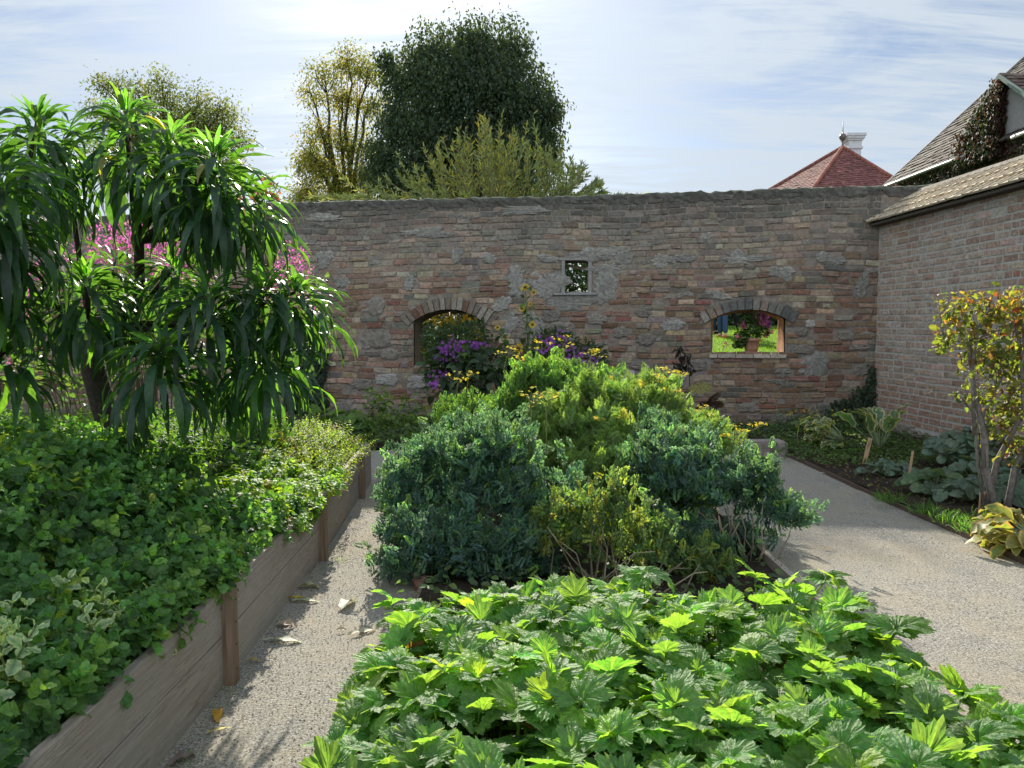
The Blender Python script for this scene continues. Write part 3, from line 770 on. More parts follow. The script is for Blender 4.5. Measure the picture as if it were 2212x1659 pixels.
# ---- plants of the raised bed -------------------------------------------------
balm = [leaf(.72, 8, .10, .22, d, .85, .62, curl0=c, wave=.15) for d, c in ((.7, .1), (1.0, .2), (.4, 0.), (1.3, .2))]
def balm_h(x, y):
    e = np.clip((bx(y) - x) / .75, 0, 1)                 # 0 at the board, 1 well inside
    base = .37 + .36*e**.6 * np.clip((y-1.2)/1.5, .35, 1) + .14*np.clip(e*2-1, 0, 1)
    return base + .05*fbm(x, y, 2.6, 2) + .03*fbm(x, y, 6.5, 4)
def field(n, x0, x1, y0, y1, over=.07):
    if over <= 0: y = rng.uniform(y0, y1, n); x = rng.uniform(x0, x1, n); k = x < bx(y) + over; return x[k], y[k]
    y = y0 + (y1-y0)*rng.random(n)**1.0; x = rng.uniform(x0, x1, n); k = x < bx(y) + over*rng.random(n); return x[k], y[k]
def slope(hf, x, y, e=.04):
    return unit(np.stack([-(hf(x+e, y)-hf(x-e, y))/(2*e), -(hf(x, y+e)-hf(x, y-e))/(2*e), np.full(len(x), 1.)], 1))
def mound(name, label, cat, hf, n, x0, x1, y0, y1, size, cols, w, tpl, K, mat, over=.015, tiltx=.25, under=.6, **kw):
    mb = MB(); x, y = field(n, x0, x1, y0, y1, over); m = len(x)
    ed = np.clip((bx(y)+.02 - x)/.12, 0, 1)
    z = hf(np.minimum(x, bx(y)), y) + rng.normal(0, .03, m) + (1-ed)*(.11 if over < .08 else .04 - .05*rng.random(m))
    A = unit(slope(hf, np.minimum(x, bx(y)), y)*np.array([1.2, 1.2, 1]) + rng.normal(0, .22, (m, 3)) + np.array([tiltx, 0, 0])*(1-ed)[:, None])
    c = pick(cols, w, m)
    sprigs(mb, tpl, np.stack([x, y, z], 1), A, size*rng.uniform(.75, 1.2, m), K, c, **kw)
    # lower, sparser storey and stems, interior shade put into the colour
    x2, y2 = field(int(n*under), x0, x1, y0, y1, -.13); m2 = len(x2)
    z2 = hf(x2, y2) - rng.uniform(.06, .22, m2)
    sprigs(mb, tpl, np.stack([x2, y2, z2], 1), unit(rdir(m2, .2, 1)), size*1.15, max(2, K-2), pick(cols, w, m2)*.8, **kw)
    # solid leafy base so no soil shows through, colour darkened as interior shade
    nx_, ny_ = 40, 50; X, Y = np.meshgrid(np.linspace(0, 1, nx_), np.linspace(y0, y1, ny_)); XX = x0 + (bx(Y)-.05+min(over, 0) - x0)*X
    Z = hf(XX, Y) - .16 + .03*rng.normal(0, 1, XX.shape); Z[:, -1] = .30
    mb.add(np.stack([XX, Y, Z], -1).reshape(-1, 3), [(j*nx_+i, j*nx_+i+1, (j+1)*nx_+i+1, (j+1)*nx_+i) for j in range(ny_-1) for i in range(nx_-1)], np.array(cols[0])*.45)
    return tag(mb.build(name, mat), label, cat, kind='stuff')
GB = [(.062,.142,.036),(.052,.122,.035),(.082,.175,.038),(.13,.20,.035),(.04,.10,.03)]
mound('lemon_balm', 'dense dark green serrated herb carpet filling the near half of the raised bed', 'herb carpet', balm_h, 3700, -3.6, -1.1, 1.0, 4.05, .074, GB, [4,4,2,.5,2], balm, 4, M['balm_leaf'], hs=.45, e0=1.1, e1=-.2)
mb = MB(); n = 210; y = rng.uniform(2.1, 4.3, n); k = (fbm(y, y*0, 2.4, 3) + rng.normal(0, .25, n)) > -.05; y = y[k]; n = len(y); x = bx(y) + rng.uniform(-.09, .03, n); z = rng.uniform(.43, .54, n) - .06*(x > bx(y))
sprigs(mb, balm, np.stack([x, y, z], 1), unit(np.stack([rng.uniform(.2, 1.0, n), rng.normal(0, .3, n), np.full(n, .8)], 1)), .07*rng.uniform(.7, 1.1, n), 3, pick(GB, [4,3,3,.6,1], n), hs=.3, e0=1., e1=-.1)
tag(mb.build('trailing_herb', M['balm_leaf']), 'shoots of the dark herb spilling over the top of the near boards', 'trailing herb', kind='stuff')
# farther low herbs
small = [leaf(.62, 5, .06, .2, d, .9, .7, wave=.15) for d in (.5, 1.0)]
def herb_h(x, y):
    e = np.clip((bx(y)-x)/.5, 0, 1)
    return .37 + .13*e**.6 + .10*np.clip((y-5.3)/.6, 0, 1)*np.clip(e*2.5+.3, 0, 1) + .04*fbm(x, y, 4., 7)
mound('strawberry_patch', 'bright low leafy patch hanging over the board between the lemon balm and the far herbs', 'ground cover', herb_h, 1500, -2.9, -1.1, 3.95, 5.35, .05, [(.10,.19,.03),(.075,.165,.03),(.14,.22,.03),(.16,.14,.03)], [4,3,2,.4], [leaf(.85, 6, .12, .25, .8, .8, .6)], 3, M['balm_leaf'], over=.12, hs=.3, e0=.7, e1=-.2, per=3)
mound('golden_herb', 'fine leaved yellow green herb cushion at the far corner of the raised bed', 'ground cover', herb_h, 3000, -4.0, -1.15, 5.2, 6.9, .030, [(.12,.19,.03),(.16,.23,.035),(.09,.15,.03),(.17,.13,.04)], [4,3,2,.6], small, 4, M['balm_leaf'], over=.14, hs=.6, e0=1., e1=0.)
# taller leafy stuff behind, under the tree
def back_h(x, y): return .78 + .1*fbm(x, y, 1.7, 3) + .06*fbm(x, y, 5, 3) - .22*np.clip((x+2.1)/.8, 0, 1) - .1*np.clip((y-5)/1.5, 0, 1)
mound('leafy_undergrowth', 'tangled shaded leaves under the long leaved tree', 'undergrowth', back_h, 1500, -5.6, -1.75, 3.9, 6.8, .055, [(.05,.12,.03),(.09,.17,.035),(.035,.09,.03)], [4,2,3], balm, 5, M['balm_leaf'], over=-.5, hs=.7, e0=.9, e1=-.2)
# variegated mint, near left
mb = MB(); n = 34; x = rng.uniform(-1.62, -1.24, n); y = 1.72 + .75*rng.random(n); z = .49 + .13*rng.random(n)
x2 = rng.uniform(-1.33, -1.2, 18); y2 = rng.uniform(2.3, 2.75, 18); x = np.r_[x, x2]; y = np.r_[y, y2]; z = np.r_[z, .41+.08*rng.random(18)]; n += 18
pp = np.stack([x, y, z], 1); A = unit(rng.normal(0, .35, (n, 3)) + np.array([.25, -.1, 1]))
sprigs(mb, [leaf(.62, 9, .08, .2, d, .9, .62, wave=.2) for d in (.5, .9)], pp, A, .070*rng.uniform(.8, 1.2, n), 5, jit((.12,.22,.11), n, .1), np.array([(.42,.48,.30)]), hs=.5, e0=1.1, e1=-.1)
for p, a in zip(pp, A): mb.tube([p, p-a*.1, p-a*.1-np.array([0,0,.1])], .003, 4, (.12,.16,.06))
tag(mb.build('variegated_mint', M['balm_leaf'], base=(-1.42, 2.1, .3)), 'pale variegated mint with cream leaf margins at the near left board', 'herb', kind='thing')

# ================================================================== long leaved tree on the left
tree = thing('long_leaved_tree', 'small tree with drooping mops of long narrow glossy leaves growing in the raised bed', 'tree', (-2.35, 4.6, .3))
HEADS = [(273,234,4.3,.55,70),(370,288,4.15,.5,60),(463,322,4.05,.5,70),(80,250,4.2,.6,90),(-10,331,3.5,.6,70),(140,290,4.6,.4,30),(185,590,4.15,.42,70),(449,632,3.95,.34,52),
         (347,743,3.75,.30,44),(570,609,4.2,.3,52),(639,623,4.3,.3,46),(375,572,4.5,.3,40),(570,757,4.1,.28,52),(250,558,4.9,.25,24),(491,771,4.4,.28,44),(9,753,3.9,.3,40),(-25,475,3.6,.55,70),(530,400,4.4,.40,50),(470,430,4.6,.3,30)]
lance = [leaf(.122, 9, .03, .22, d, .72, .85, curl0=c, wave=.25) for d, c in ((1.7, .45), (2.1, .6), (1.3, .3), (1.0, .1), (1.9, .9))]
flat = [leaf(.19, 7, .0, .25, d, .75, .8, curl0=.2, wave=.1) for d in (.3, .7)]
base = np.array([-2.33, 4.6, .3]); fork = P(202, 800, 4.6); f1_ = P(195, 700, 4.55)
mb = MB()
barkc = (.055, .045, .035)
mb.tube([base, lerp(base, fork, .5)+[.02,0,0], fork, f1_], [.085, .075, .07, .055], 10, barkc)
st2 = [f1_, P(290, 690, 4.6), P(303, 615, 4.55), P(300, 520, 4.4), P(290, 440, 4.3), P(273, 280, 4.3)]
mb.tube(st2, [.045, .036, .03, .028, .024, .014], 8, barkc)
mb.tube([f1_, P(98, 644, 4.3), P(40, 655, 3.9), P(-60, 672, 3.6)], [.04, .026, .024, .02], 7, (.10, .085, .065))
for (X, Y, d, L, n) in HEADS:
    tip = P(X, Y, d); st = st2[3] if Y < 480 and X > 200 else (P(-20, 668, 3.7) if X < 120 else f1_)
    mid = lerp(np.array(st), tip, .55) + np.array([0, 0, -.12]); mb.tube([st, mid, tip - np.array([0, 0, .02])], [.022, .016, .009], 6, barkc)
mb.build('trunk', M['bark'], tree)
for hi, (X, Y, d, L, n) in enumerate(HEADS):
    tip = P(X, Y, d); mb = MB(); n = int(n*2.15)
    f = np.sort(rng.random(n))                       # 0 tip ... 1 low on the shoot
    ang = np.arange(n)*2.39996 + rng.normal(0, .2, n)
    e = lerp(1.15, -1.05, f**.5) + rng.normal(0, .2, n)
    r = np.stack([np.cos(ang), np.sin(ang), 0*ang], 1)
    dd = r*np.cos(e)[:, None] + np.array([0, 0, 1])*np.sin(e)[:, None]
    nr = -r*np.sin(e)[:, None] + np.array([0, 0, 1])*np.cos(e)[:, None] + rng.normal(0, .22, (n, 3))
    pos = tip - np.array([0, 0, 1])*(f**1.2*L*.8)[:, None] + r*(.015 + .19*f**.7*rng.random(n))[:, None]
    s = lerp(.12, .32, np.clip(f*4.5, 0, 1))*rng.uniform(.8, 1.12, n)
    c = pick([(.024,.056,.032),(.020,.046,.028),(.036,.08,.028)], [3, 3, 1], n, .14)
    c = c*(1 + 1.2*np.clip(1-f*6, 0, 1))[:, None]
    yl = rng.random(n) < .003; c[yl] = (.13, .12, .02)
    top = f < .05; place(mb, flat, pos[top], dd[top], nr[top], s[top], c[top], smooth=True); place(mb, lance, pos[~top], dd[~top], nr[~top], s[~top], c[~top], smooth=True)
    mb.build('leaf_cluster', M['gloss_leaf'], tree)

# ================================================================== crinkled palmate leaves in the foreground
pal_t = [palmate([(-1.55,.62,.66),(-.72,.9,.62),(0,1.,.58),(.72,.9,.62),(1.5,.62,.66)], 2.1, .055, .30, .10, .42, 60, .40, 1),
         palmate([(-1.3,.7,.6),(-.6,.85,.5),(.05,1.,.5),(.75,.92,.55),(1.4,.6,.6)], 1.95, .055, .22, .10, .30, 50, .55, 2),
         palmate([(-1.1,.75,.65),(0,1.,.6),(1.1,.8,.65)], 1.8, .055, .42, .12, .62, 52, .42, 3),
         palmate([(-1.45,.7,.6),(-.7,.95,.5),(.1,.95,.5),(.9,.8,.6)], 2.0, .055, .15, .08, .12, 54, .42, 4)]
mb = MB(); px_ = []; py_ = []
for y in np.arange(1.25, 4.15, .078):
    for x in np.arange(-.62, 1.60, .078):
        px_.append(x + rng.normal(0, .035)); py_.append(y + rng.normal(0, .035))
px_ = np.array(px_); py_ = np.array(py_)
lim_l = -.44 + .05*np.sin(py_*5) - .03*np.sin(py_*11); lim_r = 1.34 + .06*np.sin(py_*4+1); back = 3.10 + .07*np.sin(px_*5)
k = (px_ > lim_l) & (px_ < lim_r) & (py_ < back); px_, py_, lim_l, lim_r, back = px_[k], py_[k], lim_l[k], lim_r[k], back[k]; n = len(px_)
edge = np.minimum(np.minimum(px_-lim_l, lim_r-px_), back-py_)
H = (.22 + .13*np.clip(edge/.28, 0, 1)**.6 + .05*fbm(px_, py_, 3.2, 5) + rng.normal(0, .028, n))
H[rng.random(n) < .12] += .045
lean = np.stack([np.where(px_-lim_l < .15, -.25, 0) + np.where(lim_r-px_ < .15, .35, 0), np.where(back-py_ < .12, .2, 0)], 1) + rng.normal(0, .10, (n, 2))
tops_ = np.stack([px_ + lean[:, 0]*H*.6, py_ + lean[:, 1]*H*.6, H], 1)
GP = [(.098,.205,.060),(.078,.168,.055),(.125,.245,.055),(.17,.29,.045)]
for k in range(4):
    a0 = rng.uniform(0, 2*PI, n) if k == 0 else a0 + 2*PI/3.6 + rng.normal(0, .35, n)
    on = rng.random(n) < (1, 1, .9, .45)[k]
    e = rng.normal(.66, .28, n) - .22*k
    r = np.stack([np.cos(a0), np.sin(a0), 0*a0], 1); up = unit(np.concatenate([lean*.8, np.ones((n, 1))], 1))
    d = unit(r*np.cos(e)[:, None] + up*np.sin(e)[:, None]); nr = -r*np.sin(e)[:, None] + up*np.cos(e)[:, None] + rng.normal(0, .2, (n, 3))
    s = rng.uniform(.062, .115, n)*(1, .95, .9, .7)[k]
    place(mb, pal_t, (tops_ - up*(.012*k) + r*.010)[on], d[on], nr[on], s[on], pick(GP, [4,4,2,.8], n, .12)[on], np.array((.15,.23,.085)), smooth=False)
# lower storey
n2 = 1000; q = rng.integers(0, n, n2); b2 = tops_[q] + np.stack([rng.normal(0, .06, n2), rng.normal(0, .06, n2), -rng.uniform(.07, .2, n2)], 1)
a = rng.uniform(0, 2*PI, n2); e = rng.normal(.1, .3, n2); r = np.stack([np.cos(a), np.sin(a), 0*a], 1)
d = r*np.cos(e)[:, None]; d[:, 2] = np.sin(e); nr = -r*np.sin(e)[:, None]; nr[:, 2] = np.cos(e)
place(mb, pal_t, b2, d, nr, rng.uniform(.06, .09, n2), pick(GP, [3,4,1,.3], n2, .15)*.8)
for i in range(n):
    b = np.array([px_[i], py_[i], .03]); t = tops_[i]; mb.tube([b, lerp(b, t, .5)+rng.normal(0, .01, 3), t], [.0045, .004, .003], 4, (.10, .17, .04), cap=False)
# dead brown leaves hanging in it
n3 = 60; q = rng.integers(0, n, n3); b3 = tops_[q] + np.stack([rng.normal(0, .05, n3), -rng.uniform(0, .06, n3), -rng.uniform(.02, .12, n3)], 1)
place(mb, pal_t[2], b3, rdir(n3), rdir(n3), .05, jit((.16,.08,.035), n3))
tag(mb.build('palmate_plants', M['big_leaf']), 'sunlit carpet of crinkled palmate leaves filling the near end of the centre bed', 'ground cover', kind='stuff')
# the two tall shoots that stand out at its right edge
for (X, Y, y, lab) in ((1780, 1258, 3.4, 'palmate leaved shoot at the far right corner of the leaf carpet'), (1935, 1365, 2.6, 'tall palmate leaved shoot sticking out over the gravel right of the leaf carpet')):
    mb = MB(); t = P(X, Y, y); b = np.array([t[0]-.12, y, .03]); mb.tube([b, lerp(b, t, .6)+[-.01,0,.02], t], [.006, .005, .004], 6, (.12,.19,.04))
    a = np.array([.2, 2.2, 4.0, 5.4]); e = np.array([.35, .4, .3, .6]); r = np.stack([np.cos(a), np.sin(a), 0*a], 1)
    d = r*np.cos(e)[:, None]; d[:, 2] = np.sin(e); nr = -r*np.sin(e)[:, None]; nr[:, 2] = np.cos(e)
    place(mb, pal_t[:3], t + r*.01, d, nr, [.13, .11, .12, .08], jit((.07,.16,.035), 4, .1))
    tag(mb.build('palmate_shoot', M['big_leaf'], base=b), lab, 'plant', kind='thing')

# ================================================================== rue and wormwood in the centre bed
def spray(kind):
    r0 = np.random.default_rng(5 if kind == 'rue' else 9); L = []
    if kind == 'rue':
        lf = (np.array([(0,0,0),(-.25,.55,.04),(-.22,.88,.02),(0,1,0),(.22,.88,.02),(.25,.55,.04)], float), [(0,5,4,3,2,1)], np.array([0,0,.5,1,.5,0.]))
        for i, y in enumerate((.15,.32,.48,.62,.74,.84)):
            for s in (-1, 1):
                for (da, ln) in ((.5, .30), (.95, .24), (1.5, .18)):
                    a = s*(da + r0.normal(0, .12)); L.append(xform(lf, (s*.07*(1-y)+s*.03*da, y, r0.normal(0, .03)), (math.sin(a), math.cos(a), r0.normal(0, .3)), (r0.normal(0,.8), r0.normal(0,.5), 1), ln*(1.15-.5*y)))
        L.append(xform(lf, (0, .9, 0), (0, 1, .1), (0, 0, 1), .22))
    else:
        lf = (np.array([(0,0,0),(-.11,.5,.02),(0,1,0),(.11,.5,.02)], float), [(0,3,2,1)], np.array([0,.3,1,.3]))
        for i, y in enumerate((.1,.28,.45,.6,.73,.84)):
            for s in (-1, 1):
                ln = .5*(1.1-y*.75)
                for (da, k_, bl) in ((.75, 1., 0), (.35, .6, .35), (1.15, .6, .35), (.2, .45, .6), (1.3, .4, .6)):
                    a0 = s*.75; a = s*(da + r0.normal(0, .06))
                    L.append(xform(lf, (math.sin(a0)*ln*bl, y + math.cos(a0)*ln*bl, -.05*bl), (math.sin(a), math.cos(a), r0.normal(-.1, .15)), (r0.normal(0,.6), r0.normal(0,.3), 1), ln*k_))
        L.append(xform(lf, (0, .85, 0), (0, 1, 0), (0, 0, 1), .35))
    return merge(L)
RUE = spray('rue'); WORM = spray('worm')
def bush(name, label, cat, ells, base, n, tpl, size, cols, w, mat, stems=10, stemcol=(.20,.17,.11), stem_r=.008, tipcol=None, up=.6, open_=0, zmin=-.6, stem_front=0, group=None, sun=0.):
    t = thing(name, label, cat, base, group); mb = MB(); ells0 = ells; ells = []
    for e in ells0:
        e = np.array(e); ells.append((*e[:3], *(e[3:]*.72))); us = rdir(9, -.2, 1.)
        for u in us:
            k_ = rng.uniform(.24, .42); ells.append((*(e[:3] + u*e[3:]*rng.uniform(.62, .88)), *(e[3:]*k_)))
    ns = max(14, n//10)                      # leafy shoots, each carrying a tuft of sprays
    sp_, so_ = ell_sample(ells, ns, .68, 1.0, zmin); so_ = unit(so_*.9 + np.array([0, 0, up*.6]) + rng.normal(0, .4, (ns, 3)))
    sl_ = rng.uniform(-.02, .10, ns)*(1 + 1.2*(rng.random(ns) < .12)); sp_ = sp_ + so_*(sl_)[:, None]
    ki = rng.integers(0, ns, n); back_ = rng.random(n)**.9*.16; o = unit(so_[ki] + rng.normal(0, .65, (n, 3)))
    p = sp_[ki] - so_[ki]*back_[:, None] + rng.normal(0, .022, (n, 3)); shc = np.exp(rng.normal(0, .16, (ns, 1)))[ki]
    k = (p[:, 2] > .04); p, o, shc = p[k], o[k], shc[k]
    if open_:
        k = rng.random(len(p)) > open_*np.clip(1 - (p[:, 2]-base[2])/.5, 0, 1); p, o, shc = p[k], o[k], shc[k]
    m = len(p)
    d = unit(o*.75 + np.array([0, 0, up]) + rng.normal(0, .42, (m, 3))); nr = unit(o + rng.normal(0, .5, (m, 3)) + np.array([0, 0, .5]))
    c = pick(cols, w, m)*shc; c2 = c*1.25 if tipcol is None else c*.4+np.array(tipcol)*.6
    place(mb, tpl, p - d*(size*.5), d, nr, size*rng.uniform(.7, 1.25, m), c, c2); mb.build('foliage', mat, t)
    mb = MB(); ells = ells0
    for i in range(stems):
        q, _ = ell_sample(ells, 1, .1, .75, 0); q = q[0]
        if stem_front: q[1] = base[1] - abs(rng.normal(0, .14)); q[2] = min(q[2], rng.uniform(.28, .42))
        b = np.array([base[0] + rng.normal(0, .07+abs(q[0]-base[0])*.35), base[1] + rng.normal(0, .06) + (q[1]-base[1])*.5, .02]); b[0] = lerp(b[0], q[0], .35)
        m1 = lerp(b, q, .4) + rng.normal(0, .03, 3) - np.array([0, 0, .05]); m2 = lerp(b, q, .75) + rng.normal(0, .02, 3)
        mb.tube([b, m1, m2, q], np.array([1, .8, .6, .4])*stem_r*rng.uniform(.7, 1.3), 5, np.array(stemcol)*rng.uniform(.7, 1.2))
    mb.build('stems', M['stem'], t); return t
RC = [(.080,.140,.115),(.060,.112,.098),(.11,.185,.10),(.15,.23,.07)]
def flowers(t, spots, hgt=.2, nfl=16, fr=.0125, spread=.05, name='flower_head', ncl=4):
    """yellow flat clusters on branching stalks"""
    for (p, low) in spots:
        mb = MB(); p = np.array(p, float); low = np.array(low, float)
        mb.tube([low, lerp(low, p, .6)+rng.normal(0, .008, 3), p-[0,0,.04]], [.005, .004, .003], 5, (.16,.20,.06))
        for j in range(ncl):
            q = p + np.append(rng.normal(0, spread*.8, 2), rng.normal(0, spread*.35)); mb.tube([p-[0,0,.05], q-[0,0,.006]], .0022, 4, (.16,.20,.05))
            for _ in range(max(2, nfl//ncl)):
                c = q + np.append(rng.normal(0, spread*.35, 2), rng.normal(0, .006)); petal_disc(mb, c, unit(rng.normal(0, .35, 3)+[0,-.2,1]), fr*rng.uniform(.7, 1.2), 4, (.72,.60,.03), (.40,.40,.04))
        mb.build(name, M['petal'], t)
def petal_disc(mb, c, nrm, r, k, col, cc, cup=.25, cr=.35):
    nrm = unit(nrm); x = unit(np.cross(nrm, [.3, .9, .2])); y = np.cross(nrm, x); V = []; F = []; C = []
    for i in range(k):
        a = 2*PI*i/k + rng.normal(0, .1); w_ = PI/k*.8
        for (rr, aa, h) in ((.12, a, 0), (.75, a-w_, cup), (1., a, cup*1.2), (.75, a+w_, cup)):
            V.append(c + r*rr*(math.cos(aa)*x + math.sin(aa)*y) + nrm*r*h*rr); C.append(col)
        F.append((4*i, 4*i+1, 4*i+2, 4*i+3))
    b = len(V); V.append(c + nrm*r*.3); C.append(cc)
    for i in range(6):
        a = i*PI/3; V.append(c + r*cr*(math.cos(a)*x+math.sin(a)*y)+nrm*r*.12); C.append(cc)
    F += [(b, b+1+i, b+1+(i+1) % 6) for i in range(6)]
    mb.add(V, F, np.array(C))
def FS(X, Y, y, Yl): a = P(X, Y, y); b = P(X+rng.normal(0, 6), Yl, y); return (a, b)
r1 = bush('rue_bush', 'blue green rue bush at the left edge of the centre bed, nearest the path', 'shrub',
     [(-.20,4.75,.46,.40,.38,.38),(-.60,4.8,.32,.30,.34,.34),(.12,4.45,.32,.34,.34,.32),(-.22,5.15,.52,.38,.34,.34),(-.60,4.15,.14,.20,.16,.15),(-.1,4.1,.18,.38,.22,.20),(-.45,4.3,.24,.28,.22,.24)], (-.15,4.7,.03), 7000, RUE, .068, RC, [4,4,1.5,.3], M['leaf'], 14)
r2 = bush('rue_bush', 'large rue bush at the right of the centre bed over bare pale stems', 'shrub',
     [(.98,4.75,.54,.32,.32,.28),(1.28,4.7,.50,.30,.30,.30),(1.52,4.65,.38,.20,.22,.22),(1.15,5.1,.60,.34,.32,.24),(1.66,4.55,.30,.13,.16,.14),(1.1,4.2,.12,.3,.16,.12),(.9,4.5,.22,.3,.25,.18),(1.3,4.5,.16,.22,.2,.15)], (1.30,4.5,.03), 5600, RUE, .068, RC, [4,3,2,.5], M['leaf'], 24, (.20,.165,.11), .0075, open_=.7, zmin=-.75, stem_front=1)
flowers(r2, [FS(1530, 885, 5.1, 960), FS(1625, 915, 5.0, 965), FS(1585, 935, 5.0, 975)], nfl=18)
r3 = bush('rue_bush', 'sparse yellowing rue bush with many upright bare stems in front of the other bushes', 'shrub',
     [(.50,4.0,.36,.22,.2,.24),(.25,4.1,.3,.2,.18,.24),(.72,4.0,.26,.2,.16,.2),(.95,4.0,.16,.2,.15,.14)], (.5,4.05,.03), 1300, RUE, .062, [(.085,.135,.06),(.13,.17,.05),(.20,.20,.05)], [3,2,1], M['leaf'], 26, (.26,.215,.14), .006, open_=.5, stem_front=1)
r4 = bush('rue_bush', 'flowering rue bush with tall yellow heads behind the wormwood', 'shrub',
     [(.05,6.6,.66,.42,.35,.33),(.38,6.75,.82,.3,.3,.30),(-.35,6.6,.55,.3,.3,.28),(.75,6.8,.70,.35,.3,.28),(-.1,6.3,.4,.4,.3,.3),(.2,6.5,.98,.34,.25,.18),(.62,6.4,.9,.3,.25,.2)], (.1,6.65,.03), 7500, RUE, .072, [(.11,.19,.06),(.08,.155,.065),(.16,.24,.055)], [3,2,2], M['leaf'], 16, up=1.)
flowers(r4, [FS(1095, 760, 6.3, 830), FS(1130, 770, 6.4, 840), FS(1012, 805, 6.2, 860), FS(990, 815, 6.2, 860), FS(1215, 730, 6.7, 820), FS(1240, 745, 6.7, 820), FS(1290, 765, 6.6, 830), FS(1275, 755, 6.6, 830), FS(1170, 745, 6.6, 820), FS(1265, 815, 6.4, 850)], nfl=16, spread=.055)
w1 = bush('wormwood_bush', 'feathery bright yellow green wormwood bush in the middle of the centre bed', 'shrub',
     [(.62,5.85,.64,.40,.36,.38),(1.05,5.9,.62,.38,.36,.36),(.30,5.7,.52,.30,.28,.32),(1.38,5.8,.50,.28,.3,.30),(.80,5.55,.44,.36,.28,.28),(.75,6.0,.84,.24,.25,.2),(.75,5.25,.36,.40,.25,.28),(.95,5.1,.25,.4,.3,.25)], (.8,5.75,.03), 8500, WORM, .10, [(.115,.185,.072),(.095,.16,.07),(.155,.225,.065),(.30,.19,.05)], [4,3,1.6,.12], M['leaf'], 12, (.16,.13,.08), tipcol=(.22,.28,.08), up=.5)
flowers(w1, [FS(1440, 800, 5.7, 900), FS(1470, 805, 5.7, 900), FS(1450, 845, 5.6, 930), FS(1425, 812, 5.7, 900)], nfl=20)
tall = thing('flower_stalk', 'pair of tall budding rue stalks rising through the middle of the bed', 'plant', (.3, 4.6, .3))
flowers(tall, [FS(1180, 850, 4.7, 1080), FS(1150, 865, 4.6, 1080)], nfl=10, spread=.07, name='flowering_stem', ncl=9)
bush('herb_bush', 'small leaved pale green herb bush left of the flowering rue', 'shrub', [(-.30,6.35,.42,.28,.28,.32),(-.52,6.2,.3,.2,.2,.2)], (-.35,6.35,.03), 900, RUE, .07, [(.13,.2,.05),(.09,.16,.05)], [2,2], M['leaf'], 8)
# timber edging of the centre bed
mb = MB()
for y0, y1 in ((3.4, 4.95), (4.955, 6.6)):
    mb.box((1.475, y0, -.02), (1.51, y1, .10), (1.5, 1.35, 1.1))
tag(mb.build('bed_edging', wood_m, base=(1.49, 4.2, 0)), 'pale thin timber board edging the right side of the centre bed', 'edging board', kind='thing')
mb = MB()
for y0, y1 in ((1.2, 3.9), (3.905, 6.6)): mb.box((-.49, y0, -.02), (-.468, y1, .06), (.5, .45, .4))
tag(mb.build('bed_edging', wood_m, base=(-.6, 3.9, 0)), 'dark timber board edging the left side of the centre bed', 'edging board', kind='thing')
# ================================================================== trees beyond the wall
def limb(mb, a, b, r0, r1, sag=.0, col=(.05,.042,.034), n=6, wob=.12):
    a = np.array(a, float); b = np.array(b, float); L = np.linalg.norm(b-a); t = np.linspace(0, 1, n)
    pts = a + (b-a)*t[:, None] + rng.normal(0, wob*L/n, (n, 3))*np.sin(PI*t)[:, None]; pts[:, 2] += sag*np.sin(PI*t)*L
    mb.tube(pts, lerp(r0, r1, t), 6, col); return pts
def tree_far(name, label, base, h0, clumps, n, ls, cols, w, tpl, tr=.22, droop=.5, mat='far_leaf', twigs=60, hang=0., barkcol=(.05,.042,.034), r0=.35, sub=0):
    """clumps: ellipsoids; every clump is broken into leaf tufts on twigs"""
    t = thing(name, label, 'tree', base); E = np.array(clumps, float)
    mb = MB(); base = np.array(base, float); top = base + [0, 0, h0]
    limb(mb, base, top, tr, tr*.7, col=barkcol, wob=.05)
    forks = []
    for e in E:
        q = limb(mb, top + rng.normal(0, .1, 3), e[:3] + [0, 0, e[5]*.2], tr*.5, tr*.12, .06, barkcol, 7); forks.append(q)
        for _ in range(max(3, twigs//len(E))):
            s = q[rng.integers(3, 7)]; u = rdir(1, -.3, 1)[0]; limb(mb, s, e[:3] + u*e[3:]*.85, tr*.12, tr*.03, .05, barkcol, 5)
    mb.build('trunk', M['bark'], t)
    nt_ = n//14; mb = MB(); p, o = ell_sample(clumps, nt_, r0, 1.05, -.9, .0)
    p = p + o*(np.clip(rng.normal(0, .09, nt_), -.2, .14)*E[:, 3:].mean())[:, None]
    k = np.repeat(np.arange(nt_), 14); m = len(k); sc = ls*3.2
    q = p[k] + rng.normal(0, sc*.42, (m, 3)) - np.array([0, 0, hang])*rng.random(m)[:, None]
    d = unit(o[k]*.5 + rng.normal(0, .6, (m, 3)) - np.array([0, 0, droop])); nr = unit(rng.normal(0, .6, (m, 3)) + [0, 0, 1])
    c = pick(cols, w, nt_, .15, .05)[k]*np.exp(rng.normal(0, .15, (m, 1)))
    place(mb, tpl, q, d, nr, ls*rng.uniform(.7, 1.25, m), c); mb.build('crown', M[mat], t); return t
def CL(L): return [(*P(X, Y, y), rx, ry, rz) for (X, Y, y, rx, ry, rz) in L]
oval = [leaf(.5, 3, 0, .15, .5, .9, .8), leaf(.45, 3, 0, .25, .9, .9, .8)]
q1 = quadleaf(.42, .12)
